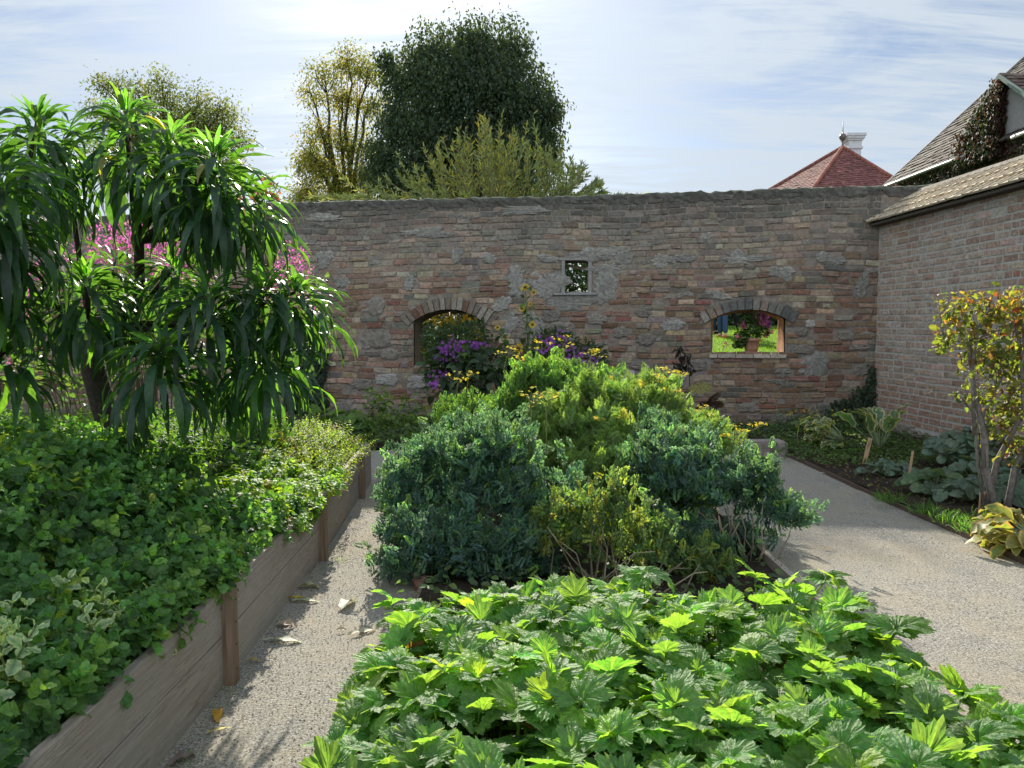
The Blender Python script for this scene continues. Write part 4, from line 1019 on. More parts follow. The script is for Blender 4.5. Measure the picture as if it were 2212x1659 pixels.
tree_far('dark_tree', 'tall dense dark green tree standing highest above the wall', (*(P(1010, 600, 27)[:2]), 1.5), 4.0,
   CL([(940,115,27,1.0,1.3,1.0),(1025,110,26.6,1.1,1.4,1.15),(1110,110,27,.62,1.0,1.15),(890,170,27,1.15,1.3,1.0),(985,190,25.9,1.6,1.4,1.3),(1085,200,26.2,1.35,1.4,1.3),(1150,215,27,.8,1.2,1.1),(860,260,27,.85,1.3,1.15),(950,290,26,1.5,1.4,1.5),(1060,300,26,1.7,1.4,1.4),(1160,280,27,.8,1.2,1.1),(1180,330,27,.55,1,.7),(830,360,26.6,.8,1.3,1.2),(910,390,26,1.3,1.3,1.3),(1020,390,26,1.5,1.3,1.3),(1120,380,26.5,1.1,1.2,1.2),(830,130,27,.35,.5,.4),(1195,235,27,.28,.4,.6)]),
   74000, .135, [(.045,.07,.042),(.055,.082,.045),(.072,.10,.05)], [3,3,1], oval, .32, .9, hang=.15, r0=.25)
tree_far('yellow_tree', 'airy tree turning yellow with open branches left of the dark tree', (*(P(745, 600, 30)[:2]), 1.5), 4.2,
   CL([(750,140,30,.75,.8,.7),(700,165,30,.65,.7,.6),(795,150,30,.7,.7,.6),(670,205,30,.5,.6,.5),(740,215,30,.9,.8,.7),(695,290,30,.9,.9,.6),(760,310,30,1.1,1,.8),(675,345,30,.8,.8,.8),(740,390,30,1.2,1,.9),(665,415,30,.6,.8,.6),(790,390,30,.8,.8,.8),(800,230,30,.6,.6,.7),(690,370,30,1.0,.9,.8),(740,430,30,1.3,1,.6),(650,430,30,.5,.6,.4)]),
   19000, .125, [(.19,.20,.05),(.14,.17,.045),(.26,.24,.05),(.30,.22,.04)], [3,3,2,.7], q1, .2, .6, twigs=90, r0=.25)
tree_far('pinnate_tree', 'loose light green tree with feathery shoots behind the long leaved tree', (*(P(370, 600, 24)[:2]), 1.5), 3.4,
   CL([(240,190,24,.5,.7,.5),(300,215,24,.7,.7,.7),(350,185,24,.45,.6,.55),(370,240,24,.9,.8,.7),(430,225,24,.45,.6,.55),(480,240,24,.5,.6,.5),(470,290,24,.8,.8,.7),(515,305,24,.45,.6,.5),(400,320,24,1.1,.9,.9),(270,290,24,.9,.9,.9),(330,380,24,1.2,1,1.0),(490,370,24,.6,.7,.7),(205,240,24,.35,.5,.35),(220,340,24,.6,.7,.7),(330,290,24,1.2,1,.8),(430,270,24,.9,.8,.6)]),
   20000, .11, [(.13,.16,.05),(.10,.14,.05),(.20,.20,.06)], [3,3,1], q1, .17, .4, twigs=90, r0=.2)
# willow-like shrub: upright wands with narrow leaves
t = thing('willow_shrub', 'fountain of thin upright shoots with narrow pale leaves in front of the dark tree', 'shrub', (*(P(1080, 700, 17)[:2]), 1.1))
narrow = [leaf(.2, 3, 0, .1, .4, .9, .8), leaf(.2, 3, 0, .1, .0, .9, .8)]
mb = MB(); ml = MB(); LP = []; LD = []; LC = []
for i in range(230):
    bX = rng.normal(1070, 80) if i > 60 else rng.uniform(1120, 1230); y = rng.uniform(15.8, 18); b = P(bX, 470, y)
    u = rng.random(); tX = bX + (bX-1080)*1.1 + rng.normal(0, 50)
    if i < 60: tX, tY = rng.uniform(1150, 1345), None
    else: tY = None
    tY = 245 + .9*abs(tX-1050)*.55 + abs(rng.normal(0, 70))
    if tX > 1270: tY += (tX-1270)*.9
    if tX < 930: tY = max(tY, 330) + rng.uniform(0, 60)
    if i % 9 == 0: tY = max(232, tY - rng.uniform(20, 70))
    tip = P(tX, min(tY, 425), y + rng.normal(0, .4)); m = 16; tt = np.linspace(0, 1, m)
    pts = b + (tip-b)*tt[:, None]; bow = np.array([(tX-bX)/1659*y*.25, 0, .15])*np.sin(PI*tt)[:, None]; pts = pts + bow
    mb.tube(pts[::3], [.012,.010,.008,.006,.005,.003], 4, (.16,.14,.06))
    T = unit(np.gradient(pts, axis=0)); nl = 42; f = rng.uniform(.1, 1, nl); ix = f*(m-1); i0 = np.minimum(ix.astype(int), m-2); q = pts[i0] + (pts[i0+1]-pts[i0])*(ix-i0)[:, None]
    LP.append(q); LD.append(unit(T[i0] + rdir(nl)*.85)); yel = np.clip(1-abs(bX-1040)/90, 0, 1)*.8
    LC.append(pick([(.22,.26,.10),(.18,.22,.11),(.36,.33,.07)], [3, 3*(1-yel)+.2, 3*yel+.1], nl))
LP = np.concatenate(LP); place(ml, narrow, LP, np.concatenate(LD), rdir(len(LP)), rng.uniform(.10, .17, len(LP)), np.concatenate(LC))
mb.build('shoots', M['stem'], t); ml.build('foliage', M['far_leaf'], t)
# dark mass seen through the small and left openings, and bright bush behind the left one
tree_far('evergreen_shrub', 'dark evergreen shrub seen through the small square window and left arch', (.6, 19, .9), .8,
   [(.6,19,2.3,1.3,1,1.4),(-.6,18.5,2.0,1.2,.9,1.3),(1.6,19.2,2.4,1.2,1,1.5),(-1.8,18.8,1.9,1.2,1,1.2),(.2,18.2,1.5,1.2,.8,.9),(2.3,19,1.7,.8,.8,.9)], 13000, .13, [(.05,.085,.035),(.08,.12,.045),(.13,.16,.07)], [3,2,.8], oval, .1, .3, twigs=30)
tb_ = thing('autumn_shrub', 'bush with sunlit yellow and orange leaves just behind the left arched opening', 'shrub', (-1.25, 13.1, .6))
p, o = ell_sample([(-1.3,13.1,1.35,.55,.35,.45),(-.85,13.1,1.25,.4,.35,.38),(-1.65,13.0,1.1,.25,.3,.35)], 900, .6, 1.05, -.6); m = len(p)
c = pick([(.10,.12,.03),(.34,.22,.03),(.30,.12,.03),(.06,.09,.03)], [3,2,1,3], m); hi = p[:, 2] > 1.5; c[hi] = pick([(.42,.28,.03),(.36,.16,.03),(.2,.2,.03)], [3,1.5,1], int(hi.sum()))
mb = MB(); place(mb, leaf(.6, 5, .1, .2, .5, .9, .7), p, unit(o + rng.normal(0, .5, (m, 3))), unit(rng.normal(0, .5, (m, 3))+[0,0,1]), rng.uniform(.05, .09, m), c); mb.build('foliage', M['leaf'], tb_)
mb = MB(); [limb(mb, (-1.25+rng.normal(0,.1), 13.1, .55), p[i], .01, .004, col=(.1,.08,.05)) for i in range(16)]; mb.build('stems', M['stem'], tb_)
# hedge and rubble wall closing the lawn
mb = MB(); n = 9000; x = rng.uniform(4, 16, n); z = 1.6 + rng.random(n)*2.4; y = 27.5 + rng.normal(0, .25, n) - .3*fbm(x, z, 1.5)
place(mb, oval, np.stack([x, y, z], 1), rdir(n), unit(rng.normal(0, .5, (n, 3)) - [0, 1, -.5]), .17, pick([(.045,.075,.03),(.03,.05,.02),(.08,.11,.04)], [3,3,1], n))
mb.box((4, 27.6, 1.2), (16, 28.3, 3.9), (.02, .03, .012)); tag(mb.build('hedge', M['far_leaf'], base=(10, 28, 1.5)), 'dark clipped hedge closing the far side of the lawn', 'hedge', kind='thing')

# ================================================================== houses
tile_m, n_, o_ = new_mat('roof_tiles')
c_ = mixc(n_, 1., attr(n_), ramp(n_, noise(n_, 8, 6, .7), [(.3, g_(.6)), (.7, g_(1.35))]), 'MULTIPLY'); principled(n_, o_, c_, .85, bump(n_, noise(n_, 30, 4), .4, .01), .25)
M['tile'] = tile_m
def tiled(mb, A, B, C, D, rows, tw, cols, th=.03, clip=None):
    """courses of overlapping tiles over the quad A-B (eave) to D-C (ridge)"""
    A, B, C, D = [np.array(v, float) for v in (A, B, C, D)]; nrm = unit(np.cross(B-A, D-A))
    if nrm[2] < 0: nrm = -nrm
    for r in range(rows):
        f0, f1 = (r-.12)/rows, (r+1)/rows
        l0, r0_ = lerp(A, D, f0), lerp(B, C, f0); l1, r1_ = lerp(A, D, f1), lerp(B, C, f1)
        nt_ = max(1, int(np.linalg.norm(r0_-l0)/tw)); u = np.arange(nt_)/nt_; v = (np.arange(nt_)+.97)/nt_; j = rng.normal(0, .006, nt_)
        def row(f, a, b, h): return a + (b-a)*f[:, None] + nrm*(h + j)[:, None] if not np.isscalar(h) else a + (b-a)*f[:, None] + nrm*(h + j[:, None])
        a0, b0, b1, a1 = row(u, l0, r0_, th+.012), row(v, l0, r0_, th+.012), row(v, l1, r1_, .012), row(u, l1, r1_, .012)
        a2, b2 = row(u, l0, r0_, -.01), row(v, l0, r0_, -.01)
        mb.inst(np.stack([a0, b0, b1, a1, a2, b2], 1), [(0,1,2,3),(4,5,1,0),(5,4,0)[:3],(1,5,2),(0,3,4)], pick(cols, [1]*len(cols), nt_, .14, .03)[:, None, :]*np.ones((1, 6, 1)))
def poly(mb, pts, col): mb.add(pts, [tuple(range(len(pts)))], col)
# red pyramid roofed house
A_, C1, C2, C3, C4 = np.array([19., 45, 11.85]), np.array([15., 40, 8.0]), np.array([23.5, 42.5, 8.0]), np.array([12.5, 48.5, 8.0]), np.array([21., 51, 8.0])
hs = thing('red_roofed_house', 'distant house with a red pyramid roof and ball finial beyond the wall', 'house', (18, 45.5, 1.5))
mb = MB(); k_ = .96; Cs = [C1, C2, C4, C3]; cen = sum(Cs)/4
lowr = [cen + (c-cen)*k_ for c in Cs]; V = [(*c[:2], z) for z in (1.0, 7.95) for c in lowr]; mb.add(V, [(0,1,5,4),(1,2,6,5),(2,3,7,6),(3,0,4,7),(4,5,6,7)], (.6, .56, .46)); mb.build('wall', M['paint'], hs)
mb = MB(); RED = [(.17,.068,.06),(.145,.058,.052),(.195,.08,.07)]
for a, b in ((C1, C2), (C3, C1), (C2, C4), (C4, C3)):
    tiled(mb, a, b, lerp(b, A_, .995), lerp(a, A_, .995), 30, .24, RED, .03)
    mb.add([a, b, A_, cen], [(0,1,2), (1,0,3)], (.2,.07,.05))
rf = mb.build('roof', M['tile'], hs)
mb = MB()
for c in Cs:
    for i in range(26):
        a = lerp(c, A_, i/26); b = lerp(c, A_, (i+1.15)/26); mb.tube([a + [0,0,.05], b + [0,0,.075]], [.12, .10], 7, np.array((.26,.10,.075))*rng.uniform(.8, 1.2))
mb.build('ridge_tiles', M['tile'], rf)
mb = MB(); mb.lathe(A_, [(.12,-.1),(.09,.12),(.04,.25),(.05,.4),(.15,.5),(.22,.63),(.15,.77),(.04,.83),(.025,1.0),(.01,1.55)], 14, (.10, .085, .075)); mb.build('finial', M['metal'], rf)
ch = thing('chimney', 'tall white plastered chimney stack beside the red pyramid roof', 'chimney', (21.1, 48.5, 8)); ch_ = MB(); cx_, cy_ = 21.1, 48.5
for w_, z0, z1 in ((.38, 8, 12.55), (.46, 12.55, 12.67), (.40, 12.67, 13.05), (.47, 13.05, 13.16), (.54, 13.16, 13.3), (.59, 13.3, 13.46)):
    ch_.box((cx_-w_, cy_-w_, z0), (cx_+w_, cy_+w_, z1), (.50, .49, .52))
ch_.build('stack', M['paint'], ch); mb = MB(); mb.box((cx_-.42, cy_-.42, 13.465), (cx_+.42, cy_+.42, 13.5), (.1,.09,.08)); mb.build('flue_cap', M['paint'], ch)
# ivy clad house on the right
HX, HY, EZ = 11.6, 24.0, 5.9
hh = thing('ivy_clad_house', 'house with brown tiled roof, dormer and creeper covered wall beyond the right-hand wall', 'house', (14.5, 18, .8))
mb = MB(); mb.box((HX+.12, 9.5, 0), (19.8, HY-.25, EZ+.02), (.50, .44, .36))
mb.add([(HX+.12, HY-.25, EZ+.02), (19.8, HY-.25, EZ+.02), (15.7, HY-.25, 9.7)], [(0,1,2)], (.55,.5,.42)); mb.build('wall', M['paint'], hh)
mb = MB(); BR = [(.085,.072,.062),(.11,.092,.078),(.07,.058,.05),(.14,.12,.10)]
ridge = 15.85; rzz = EZ + (ridge-HX+.15)*.9
tiled(mb, (HX-.15, 9.3, EZ-.08), (HX-.15, HY, EZ-.08), (ridge, HY, rzz), (ridge, 9.3, rzz), 30, .19, BR, .028)
mb.add([(HX-.15, 9.3, EZ-.09), (HX-.15, HY-.02, EZ-.09), (ridge, HY-.02, rzz-.02), (ridge, 9.3, rzz-.02), (20, HY-.02, EZ-.09), (20, 9.3, EZ-.09)], [(0,1,2,3),(3,2,4,5)], (.14,.12,.10)); rf = mb.build('roof', M['tile'], hh)
mb = MB()
mb.tube([(HX-.24, y, EZ-.13) for y in np.linspace(19.6, HY+.05, 8)], .042, 8, (.40,.40,.39)); mb.tube([(HX-.24, y, EZ-.13) for y in np.linspace(9.3, 17.8, 8)], .042, 8, (.40,.40,.39)); mb.build('gutter', M['metal'], hh)
mb = MB(); mb.obox(((HX+ridge)/2-.08, HY+.03, (EZ+rzz)/2-.08), unit((ridge-HX, 0, rzz-EZ))*3.0, (0,.03,0), unit((-(rzz-EZ), 0, ridge-HX))*.09, (.25,.23,.21)); mb.build('verge_board', M['oldwood'], hh)
# dormer: gable facing the garden
dy0, dy1, dz, da = 17.35, 19.65, 6.55, 7.42; dm = MB(); dx = HX+.0
dm.add([(dx,dy0,EZ-.1),(dx,dy1,EZ-.1),(dx,dy1,dz),(dx,(dy0+dy1)/2,da-.08),(dx,dy0,dz),(dx+3,dy0,EZ-.1),(dx+3,dy1,EZ-.1),(dx+3,dy1,dz),(dx+3,(dy0+dy1)/2,da-.08),(dx+3,dy0,dz)],
  [(4,3,2,1,0),(0,5,9,4),(1,2,7,6),(3,4,9,8),(2,3,8,7)], (.30,.285,.28)); dmo = dm.build('dormer', M['paint'], hh)
mb = MB(); mid = (dy0+dy1)/2
tiled(mb, (dx-.15, dy0-.2, dz-.15), (dx+3, dy0-.2, dz-.15), (dx+3, mid, da), (dx-.15, mid, da), 8, .2, [(.12,.085,.07),(.16,.11,.09)], .03)
tiled(mb, (dx+3, dy1+.2, dz-.15), (dx-.15, dy1+.2, dz-.15), (dx-.15, mid, da), (dx+3, mid, da), 8, .2, [(.12,.085,.07),(.16,.11,.09)], .03); mb.build('dormer_roof', M['tile'], dmo)
mb = MB()
for s_, yy_ in ((-1, dy0-.2), (1, dy1+.2)): mb.add([(dx-.18, yy_, dz-.26), (dx-.18, mid, da-.12), (dx-.18, mid, da+.0), (dx-.18, yy_, dz-.12), (dx-.14, yy_, dz-.26), (dx-.14, mid, da-.12), (dx-.14, mid, da+.0), (dx-.14, yy_, dz-.12)], BOXF, (.18,.23,.21))
mb.build('barge_board', M['paint'], dmo)
# creeper
cv = MB(); n = 30000; y = rng.uniform(10, HY-.1, n); z = rng.uniform(1.5, EZ-.12, n); x = HX + .08 - np.abs(rng.normal(0, .10, n)) - .12*np.clip(fbm(y, z, 1.6), 0, 1)
y2 = rng.uniform(18.35, 20.1, 9000); z2 = rng.uniform(EZ-.4, 7.45, 9000); k = z2 < np.where(y2 > 19.65, EZ+.5, 7.35 - np.abs(y2-18.5)*.75) ; y2, z2 = y2[k], z2[k]; x2 = HX - .02 - np.abs(rng.normal(0, .13, len(y2)))
x = np.r_[x, x2]; y = np.r_[y, y2]; z = np.r_[z, z2]; n = len(x)
c = pick([(.045,.07,.03),(.07,.09,.03),(.10,.05,.035),(.17,.07,.04)], [4,2,2,.5], n); redz = (fbm(y, z*.6, 1.2, 8) > .25) | ((abs(y-18.2) < .35)); c[redz] = pick([(.12,.05,.04),(.08,.045,.035),(.08,.09,.03)], [2,2,1], int(redz.sum()))
place(cv, leaf(.8, 3, 0, .2, .5, .7, .6), np.stack([x, y, z], 1), unit(rng.normal(0, .35, (n, 3)) + [-.25, 0, -1]), unit(rng.normal(0, .35, (n, 3)) + [-1, 0, .4]), rng.uniform(.06, .10, n), c*.6)
tag(cv.build('wall_creeper', M['far_leaf'], base=(HX, 18, 1)), 'dark green and red creeper covering the house wall and dormer side', 'creeper', kind='thing')
mb = MB(); mb.add([(HX+.0, 9.6, .5), (HX, HY-.3, .5), (HX, HY-.3, EZ-.2), (HX, 9.6, EZ-.2)], [(0,1,2,3)], (.05,.045,.03)) if False else None

# ================================================================== things at the old wall
def plant_stem(mb, pts, r, col=(.10,.14,.05)): mb.tube(pts, np.linspace(r, r*.4, len(pts)), 5, col)
# sunflowers
SUN = [(1135,622),(1152,632),(1128,668),(1150,702),(1120,722),(1075,706),(1092,733),(1120,752),(1150,700),(1080,733),(1146,655),(1060,690)]
def sunflower(label, baseXY, heads, y):
    b = P(baseXY[0], baseXY[1], y); b[2] = .05; t = thing('sunflower_plant', label, 'plant', b, 'branching sunflowers by the wall'); ms = MB(); ml = MB()
    tops_h = [P(X, Y, y + rng.normal(0, .1)) for X, Y, r in heads]; hi = max(p[2] for p in tops_h); main = np.array([b, b + [0,0,.6], (np.mean([p[:2] for p in tops_h], 0)[0], y, hi*.7), tops_h[int(np.argmax([p[2] for p in tops_h]))]])
    plant_stem(ms, main, .012)
    for p, (X, Y, r) in zip(tops_h, heads):
        s = lerp(main[1], main[2], rng.uniform(.3, 1)); plant_stem(ms, [s, lerp(s, p, .6)+[0,0,-.03], p - [0,0,.01]], .007)
        mf = MB(); nrm = unit(np.array([rng.normal(0, .35), -1, rng.normal(.3, .2)])); petal_disc(mf, p + nrm*.01, nrm, r, 15, (.60,.42,.02), (.12,.075,.02), .12, .36); mf.build('flower', M['petal'], t)
    n = 60; f = rng.random(n); q = np.stack([np.interp(f, [0,.35,.7,1], main[:, i]) for i in range(3)], 1) + rng.normal(0, .07, (n, 3)); d = unit(rdir(n, -.4, .2))
    place(ml, leaf(.55, 5, .03, .15, .9, .8, .7), q, d, [0,0,1], rng.uniform(.09, .16, n), pick([(.055,.085,.04),(.07,.11,.05)], [1,1], n)); ms.build('stem', M['stem'], t); ml.build('leaves', M['leaf'], t)
sunflower('tallest sunflower plant, its top blooms above the left arch', (1135, 870), [(1135,622,.075),(1153,632,.05),(1146,658,.04),(1128,668,.05),(1150,702,.06)], 11.0)
sunflower('middle height sunflower plant right of the arch with its largest bloom low', (1110, 870), [(1121,753,.085),(1075,708,.045),(1093,730,.05),(1160,760,.035)], 10.8)
sunflower('shortest sunflower plant directly in front of the left arch', (1020, 880), [(940,747,.05),(1060,775,.03),(1040,800,.035),(1015,820,.03),(960,760,.035)], 11.0)
# asters
def aster(label, ells, fl, base, n=520):
    t = thing('aster_plant', label, 'plant', base, 'purple asters by the wall'); mb = MB(); p, o = ell_sample(ells, 1500, .5, 1.0, -.6); m = len(p)
    place(mb, leaf(.35, 3, 0, .15, .6, .9, .8), p, unit(o+rng.normal(0, .5, (m, 3))), rdir(m, 0, 1), rng.uniform(.06, .11, m), pick([(.04,.06,.035),(.05,.085,.04)], [1,1], m)); mb.build('foliage', M['leaf'], t)
    mb = MB()
    for (X, Y, rx, ry, k, y) in fl:
        for i in range(k):
            c = P(X + rng.normal(0, rx*.55), Y + rng.normal(0, ry*.55), y - abs(rng.normal(0, .05))); petal_disc(mb, c, unit([rng.normal(0,.4), -1, .5+rng.normal(0,.4)]), rng.uniform(.018, .028), 9, np.array((.30,.07,.42))*rng.uniform(.7, 1.2), (.4,.3,.05), .1, .2)
    mb.build('flowers', M['petal'], t)
    mb = MB(); [limb(mb, np.array(base)+rng.normal(0, .06, 3), p[i], .007, .003, col=(.09,.11,.05)) for i in range(14)]; mb.build('stems', M['stem'], t)
def E_(X, Y, y, rx, ry, rz): return (*P(X, Y, y), rx, ry, rz)
aster('purple aster in front of the left arch', [E_(990,745,10.8,.33,.25,.36), E_(935,735,10.9,.15,.2,.25), E_(1030,730,10.9,.2,.2,.28), E_(960,810,10.7,.3,.25,.35), E_(1050,790,10.8,.35,.25,.3)],
      [(972,752,20,24,60,10.5),(1035,745,22,7,20,10.5),(950,775,10,6,8,10.5),(938,825,8,18,22,10.4),(960,808,12,8,10,10.5),(1000,740,10,6,8,10.5)], (*P(985, 880, 10.9)[:2], .05))
aster('purple aster half hidden behind the flowering rue', [E_(1200,770,10.6,.35,.25,.4), E_(1260,790,10.6,.35,.25,.35)],
      [(1190,740,14,16,26,10.3),(1240,775,26,22,60,10.3),(1275,790,18,16,34,10.3),(1170,760,10,10,10,10.3),(1215,725,10,10,10,10.4)], (*P(1230, 880, 10.7)[:2], .05))
# broad dark leaves between them
def leafy(name, label, cat, base, ells, n, tpl, size, cols, w, mat='leaf', stems=10, stemcol=(.09,.12,.05), zd=-.3, group=None, col2=None):
    t = thing(name, label, cat, base, group); mb = MB(); p, o = ell_sample(ells, n, .35, 1.05, -.7); p[:, 2] = np.maximum(p[:, 2], .05)
    d = unit(o*.8 + rng.normal(0, .45, (n, 3)) + [0, 0, zd]); place(mb, tpl, p, d, unit(o*.3 + rng.normal(0, .35, (n, 3)) + [0, -.2, 1]), size*rng.uniform(.6, 1.2, n), pick(cols, w, n), col2); mb.build('foliage', M[mat], t)
    mb = MB()
    for i in range(stems): limb(mb, np.array(base) + np.append(rng.normal(0, .05, 2), 0), p[rng.integers(0, n)], .008, .003, col=stemcol)
    mb.build('stems', M['stem'], t); return t
ov = [leaf(.5, 6, .03, .2, .9, .85, .7), leaf(.45, 6, .03, .2, .5, .85, .7)]
leafy('broad_leaved_plant', 'dusky broad leaved perennial filling the foot of the left arch', 'plant', (*P(1020, 890, 10.6)[:2], .05), [E_(1010,800,10.6,.45,.3,.4), E_(1080,810,10.6,.4,.3,.35), E_(950,770,10.8,.25,.25,.35), E_(1000,860,10.5,.5,.3,.3)], 520, ov, .17, [(.045,.07,.04),(.06,.095,.05)], [1,1])
leafy('bramble_plant', 'yellow green trifoliate shoots climbing the foot of the wall left of the arch', 'plant', (*P(850, 940, 10.2)[:2], .05), [E_(820,880,10.3,.2,.2,.35), E_(880,890,10.2,.25,.2,.25), E_(850,930,10.0,.4,.25,.22), E_(940,930,10.0,.45,.25,.28)], 620, [leaf(.75, 5, .08, .2, .6, .8, .6)], .075, [(.13,.19,.045),(.09,.14,.04),(.18,.23,.05)], [3,3,1])
leafy('round_leaved_plant', 'large round green leaves at the far left corner behind the raised bed', 'plant', (*P(730, 920, 9.8)[:2], .05), [E_(730,900,9.8,.35,.2,.12), E_(770,915,9.6,.3,.2,.1)], 40, [palmate([(-1.2,.9,1.),(0,1.,1.),(1.2,.9,1.)], 2.6, .03, .15, .05, .25, 30, .2, 6)], .10, [(.09,.16,.04)], [1])
mb = MB(); n = 2600; x = rng.uniform(-2.9, .0, n); y = rng.uniform(9.0, 11.2, n); place(mb, ov, np.stack([x, y, .06+.12*rng.random(n)], 1), rdir(n, -.2, .5), unit(rdir(n)+[0,0,1.2]), .07, pick([(.05,.085,.035),(.08,.13,.04)], [1,1], n))
x = rng.uniform(2.9, 5.1, 2600); y = rng.uniform(8.0, 10.9, 2600); place(mb, ov, np.stack([x, y, .05+.10*rng.random(2600)], 1), rdir(2600, -.2, .5), unit(rdir(2600)+[0,0,1.2]), .05, pick([(.05,.085,.035),(.08,.13,.04)], [1,1], 2600))
tag(mb.build('ground_cover', M['leaf']), 'low leafy ground cover along the foot of the old wall', 'ground cover', kind='stuff')
# ivy on the wall
def ivy(name, label, regs, n, size, cols, w):
    mb = MB(); S = []; T = []
    for (X, Y, rx, ry) in regs:
        k = int(n*rx*ry/sum(r[2]*r[3] for r in regs)); a = rng.uniform(0, 2*PI, k); r = rng.random(k)**.6
        for xx, yy in zip(X + rx*r*np.cos(a), Y + ry*r*np.sin(a)): s, t = WST(xx, yy); S.append(s); T.append(max(t, .06))
    S = np.array(S); T = np.array(T); p = W_(S, T, .03 + .09*rng.random(len(S)))
    place(mb, leaf(.8, 4, 0, .2, .5, .7, .6), p, unit(rng.normal(0, .4, (len(S), 3)) + [0, -.3, -1]), unit(rng.normal(0, .35, (len(S), 3)) + [0, -1, .3]), size*rng.uniform(.6, 1.2, len(S)), pick(cols, w, len(S)))
    for i in range(14):
        j = rng.integers(0, len(S)); s0, t0 = S[j], T[j]; mb.tube([W_(s0+rng.normal(0,.2), .02, .03), W_(s0+.05*rng.normal(), t0*.5, .03), W_(s0, t0, .03)], .006, 4, (.09,.075,.05))
    tag(mb.build(name, M['leaf'], base=W_(S.mean(), 0, .03)), label, 'climber', kind='thing')
ivy('ivy_plant', 'dark ivy on the old wall beside the long leaved tree', [(655,800,36,70),(680,780,30,55),(640,720,24,40),(665,860,45,35)], 1500, .10, [(.03,.05,.03),(.045,.075,.04)], [1,1])
ivy('ivy_plant', 'dark creeper in the right-hand corner where the two walls meet', [(1865,865,30,40),(1835,885,55,28),(1880,815,10,30)], 800, .05, [(.035,.055,.035),(.05,.08,.045)], [1,1])
leafy('yellow_flower_plant', 'low dark leafy plant dotted with small yellow flowers under the right window', 'plant', (*P(1760, 940, 10.3)[:2], .05), [E_(1740,915,10.3,.45,.25,.2), E_(1810,915,10.3,.45,.25,.18)], 700, ov, .06, [(.05,.085,.04),(.07,.12,.045)], [1,1])
yf = MB()
for i in range(26): petal_disc(yf, P(rng.uniform(1695, 1840), rng.uniform(885, 925), 10.0), unit([rng.normal(0,.3),-1,.8]), .016, 5, (.55,.42,.03), (.4,.3,.03))
o = [q for q in COL.objects if q.name.startswith('yellow_flower_plant')][0]; yf.build('flowers', M['petal'], o)
# dead stalks and drooping big leaf
t = thing('dead_stalk', 'two tall black withered stalks with shrivelled seed heads in front of the wall', 'plant', (*P(1478, 920, 10.3)[:2], .05)); mb = MB()
for (X0, Y0, X1, Y1) in ((1470,920,1470,752), (1492,920,1486,770), (1455,900,1462,780)): a = P(X0, Y0, 10.3); a[2] = .03; mb.tube([a, P((X0+X1)/2+2, (Y0+Y1)/2, 10.3), P(X1, Y1, 10.3)], [.009,.007,.005], 5, (.035,.028,.024))
mb.build('stalk', M['stem'], t)
for (X, Y, n, h) in ((1470, 752, 70, .35), (1486, 768, 40, .25), (1447, 815, 26, .16)):
    mb = MB(); p = P(X, Y, 10.3) + np.stack([rng.normal(0, .045, n), rng.normal(0, .03, n), -h*rng.random(n)+.03], 1); place(mb, leaf(.4, 4, 0, .3, 1.2, .8, .8), p, unit(rng.normal(0, .5, (n, 3)) + [0,0,-1]), rdir(n), .085, jit((.025,.020,.022), n)); mb.build('seed_head', M['leaf'], t)
t = thing('rhubarb_like_plant', 'withering plant with one large yellowing round leaf above dark crumpled ones', 'plant', (*P(1500, 950, 9.9)[:2], .05)); mb = MB()
big = palmate([(-2.2,.9,.7),(-1.3,.95,.6),(-.6,.95,.5),(0,1.,.5),(.6,.95,.5),(1.3,.95,.6),(2.2,.9,.7)], 2.95, .05, .12, .09, .30, 60, .25, 7)
place(mb, big, [P(1512, 835, 9.9)], [[.3,-.5,-.15]], [[.05,-.75,.7]], [.17], [[.24,.22,.07]], [[.14,.10,.05]]); plant_stem(mb, [(*P(1500,950,9.9)[:2], .05), P(1490, 880, 9.9), P(1512, 835, 9.9)], .009, (.14,.13,.06)); mb.build('round_leaf', M['leaf'], t)
mb = MB(); crump = palmate([(-1.4,.9,.6),(-.5,.95,.5),(.5,1.,.5),(1.4,.9,.6)], 2.6, .08, .2, .3, 1.0, 50, .5, 8)
for X, Y in ((1530,865),(1550,880),(1520,880),(1560,930),(1545,950),(1525,940)): place(mb, crump, [P(X, Y, 9.9)], rdir(1, -.8, 0), rdir(1), [.18], [[.06,.035,.035]], [[.10,.07,.05]])
mb.build('crumpled_leaves', M['leaf'], t)
# small umbrella-like leaf by the wall, right
t = thing('single_leaf_plant', 'small plant with one umbrella shaped leaf on a pale stalk at the wall foot', 'plant', (*P(1725, 965, 9.3)[:2], .04)); mb = MB()
place(mb, big, [P(1728, 912, 9.3)], [[0,-1,-.1]], [[0,-.3,1]], [.13], [[.11,.16,.06]]); plant_stem(mb, [(*P(1725,965,9.3)[:2], .04), P(1722, 940, 9.3), P(1728, 912, 9.3)], .007, (.30,.33,.16)); mb.build('leaf', M['leaf'], t)

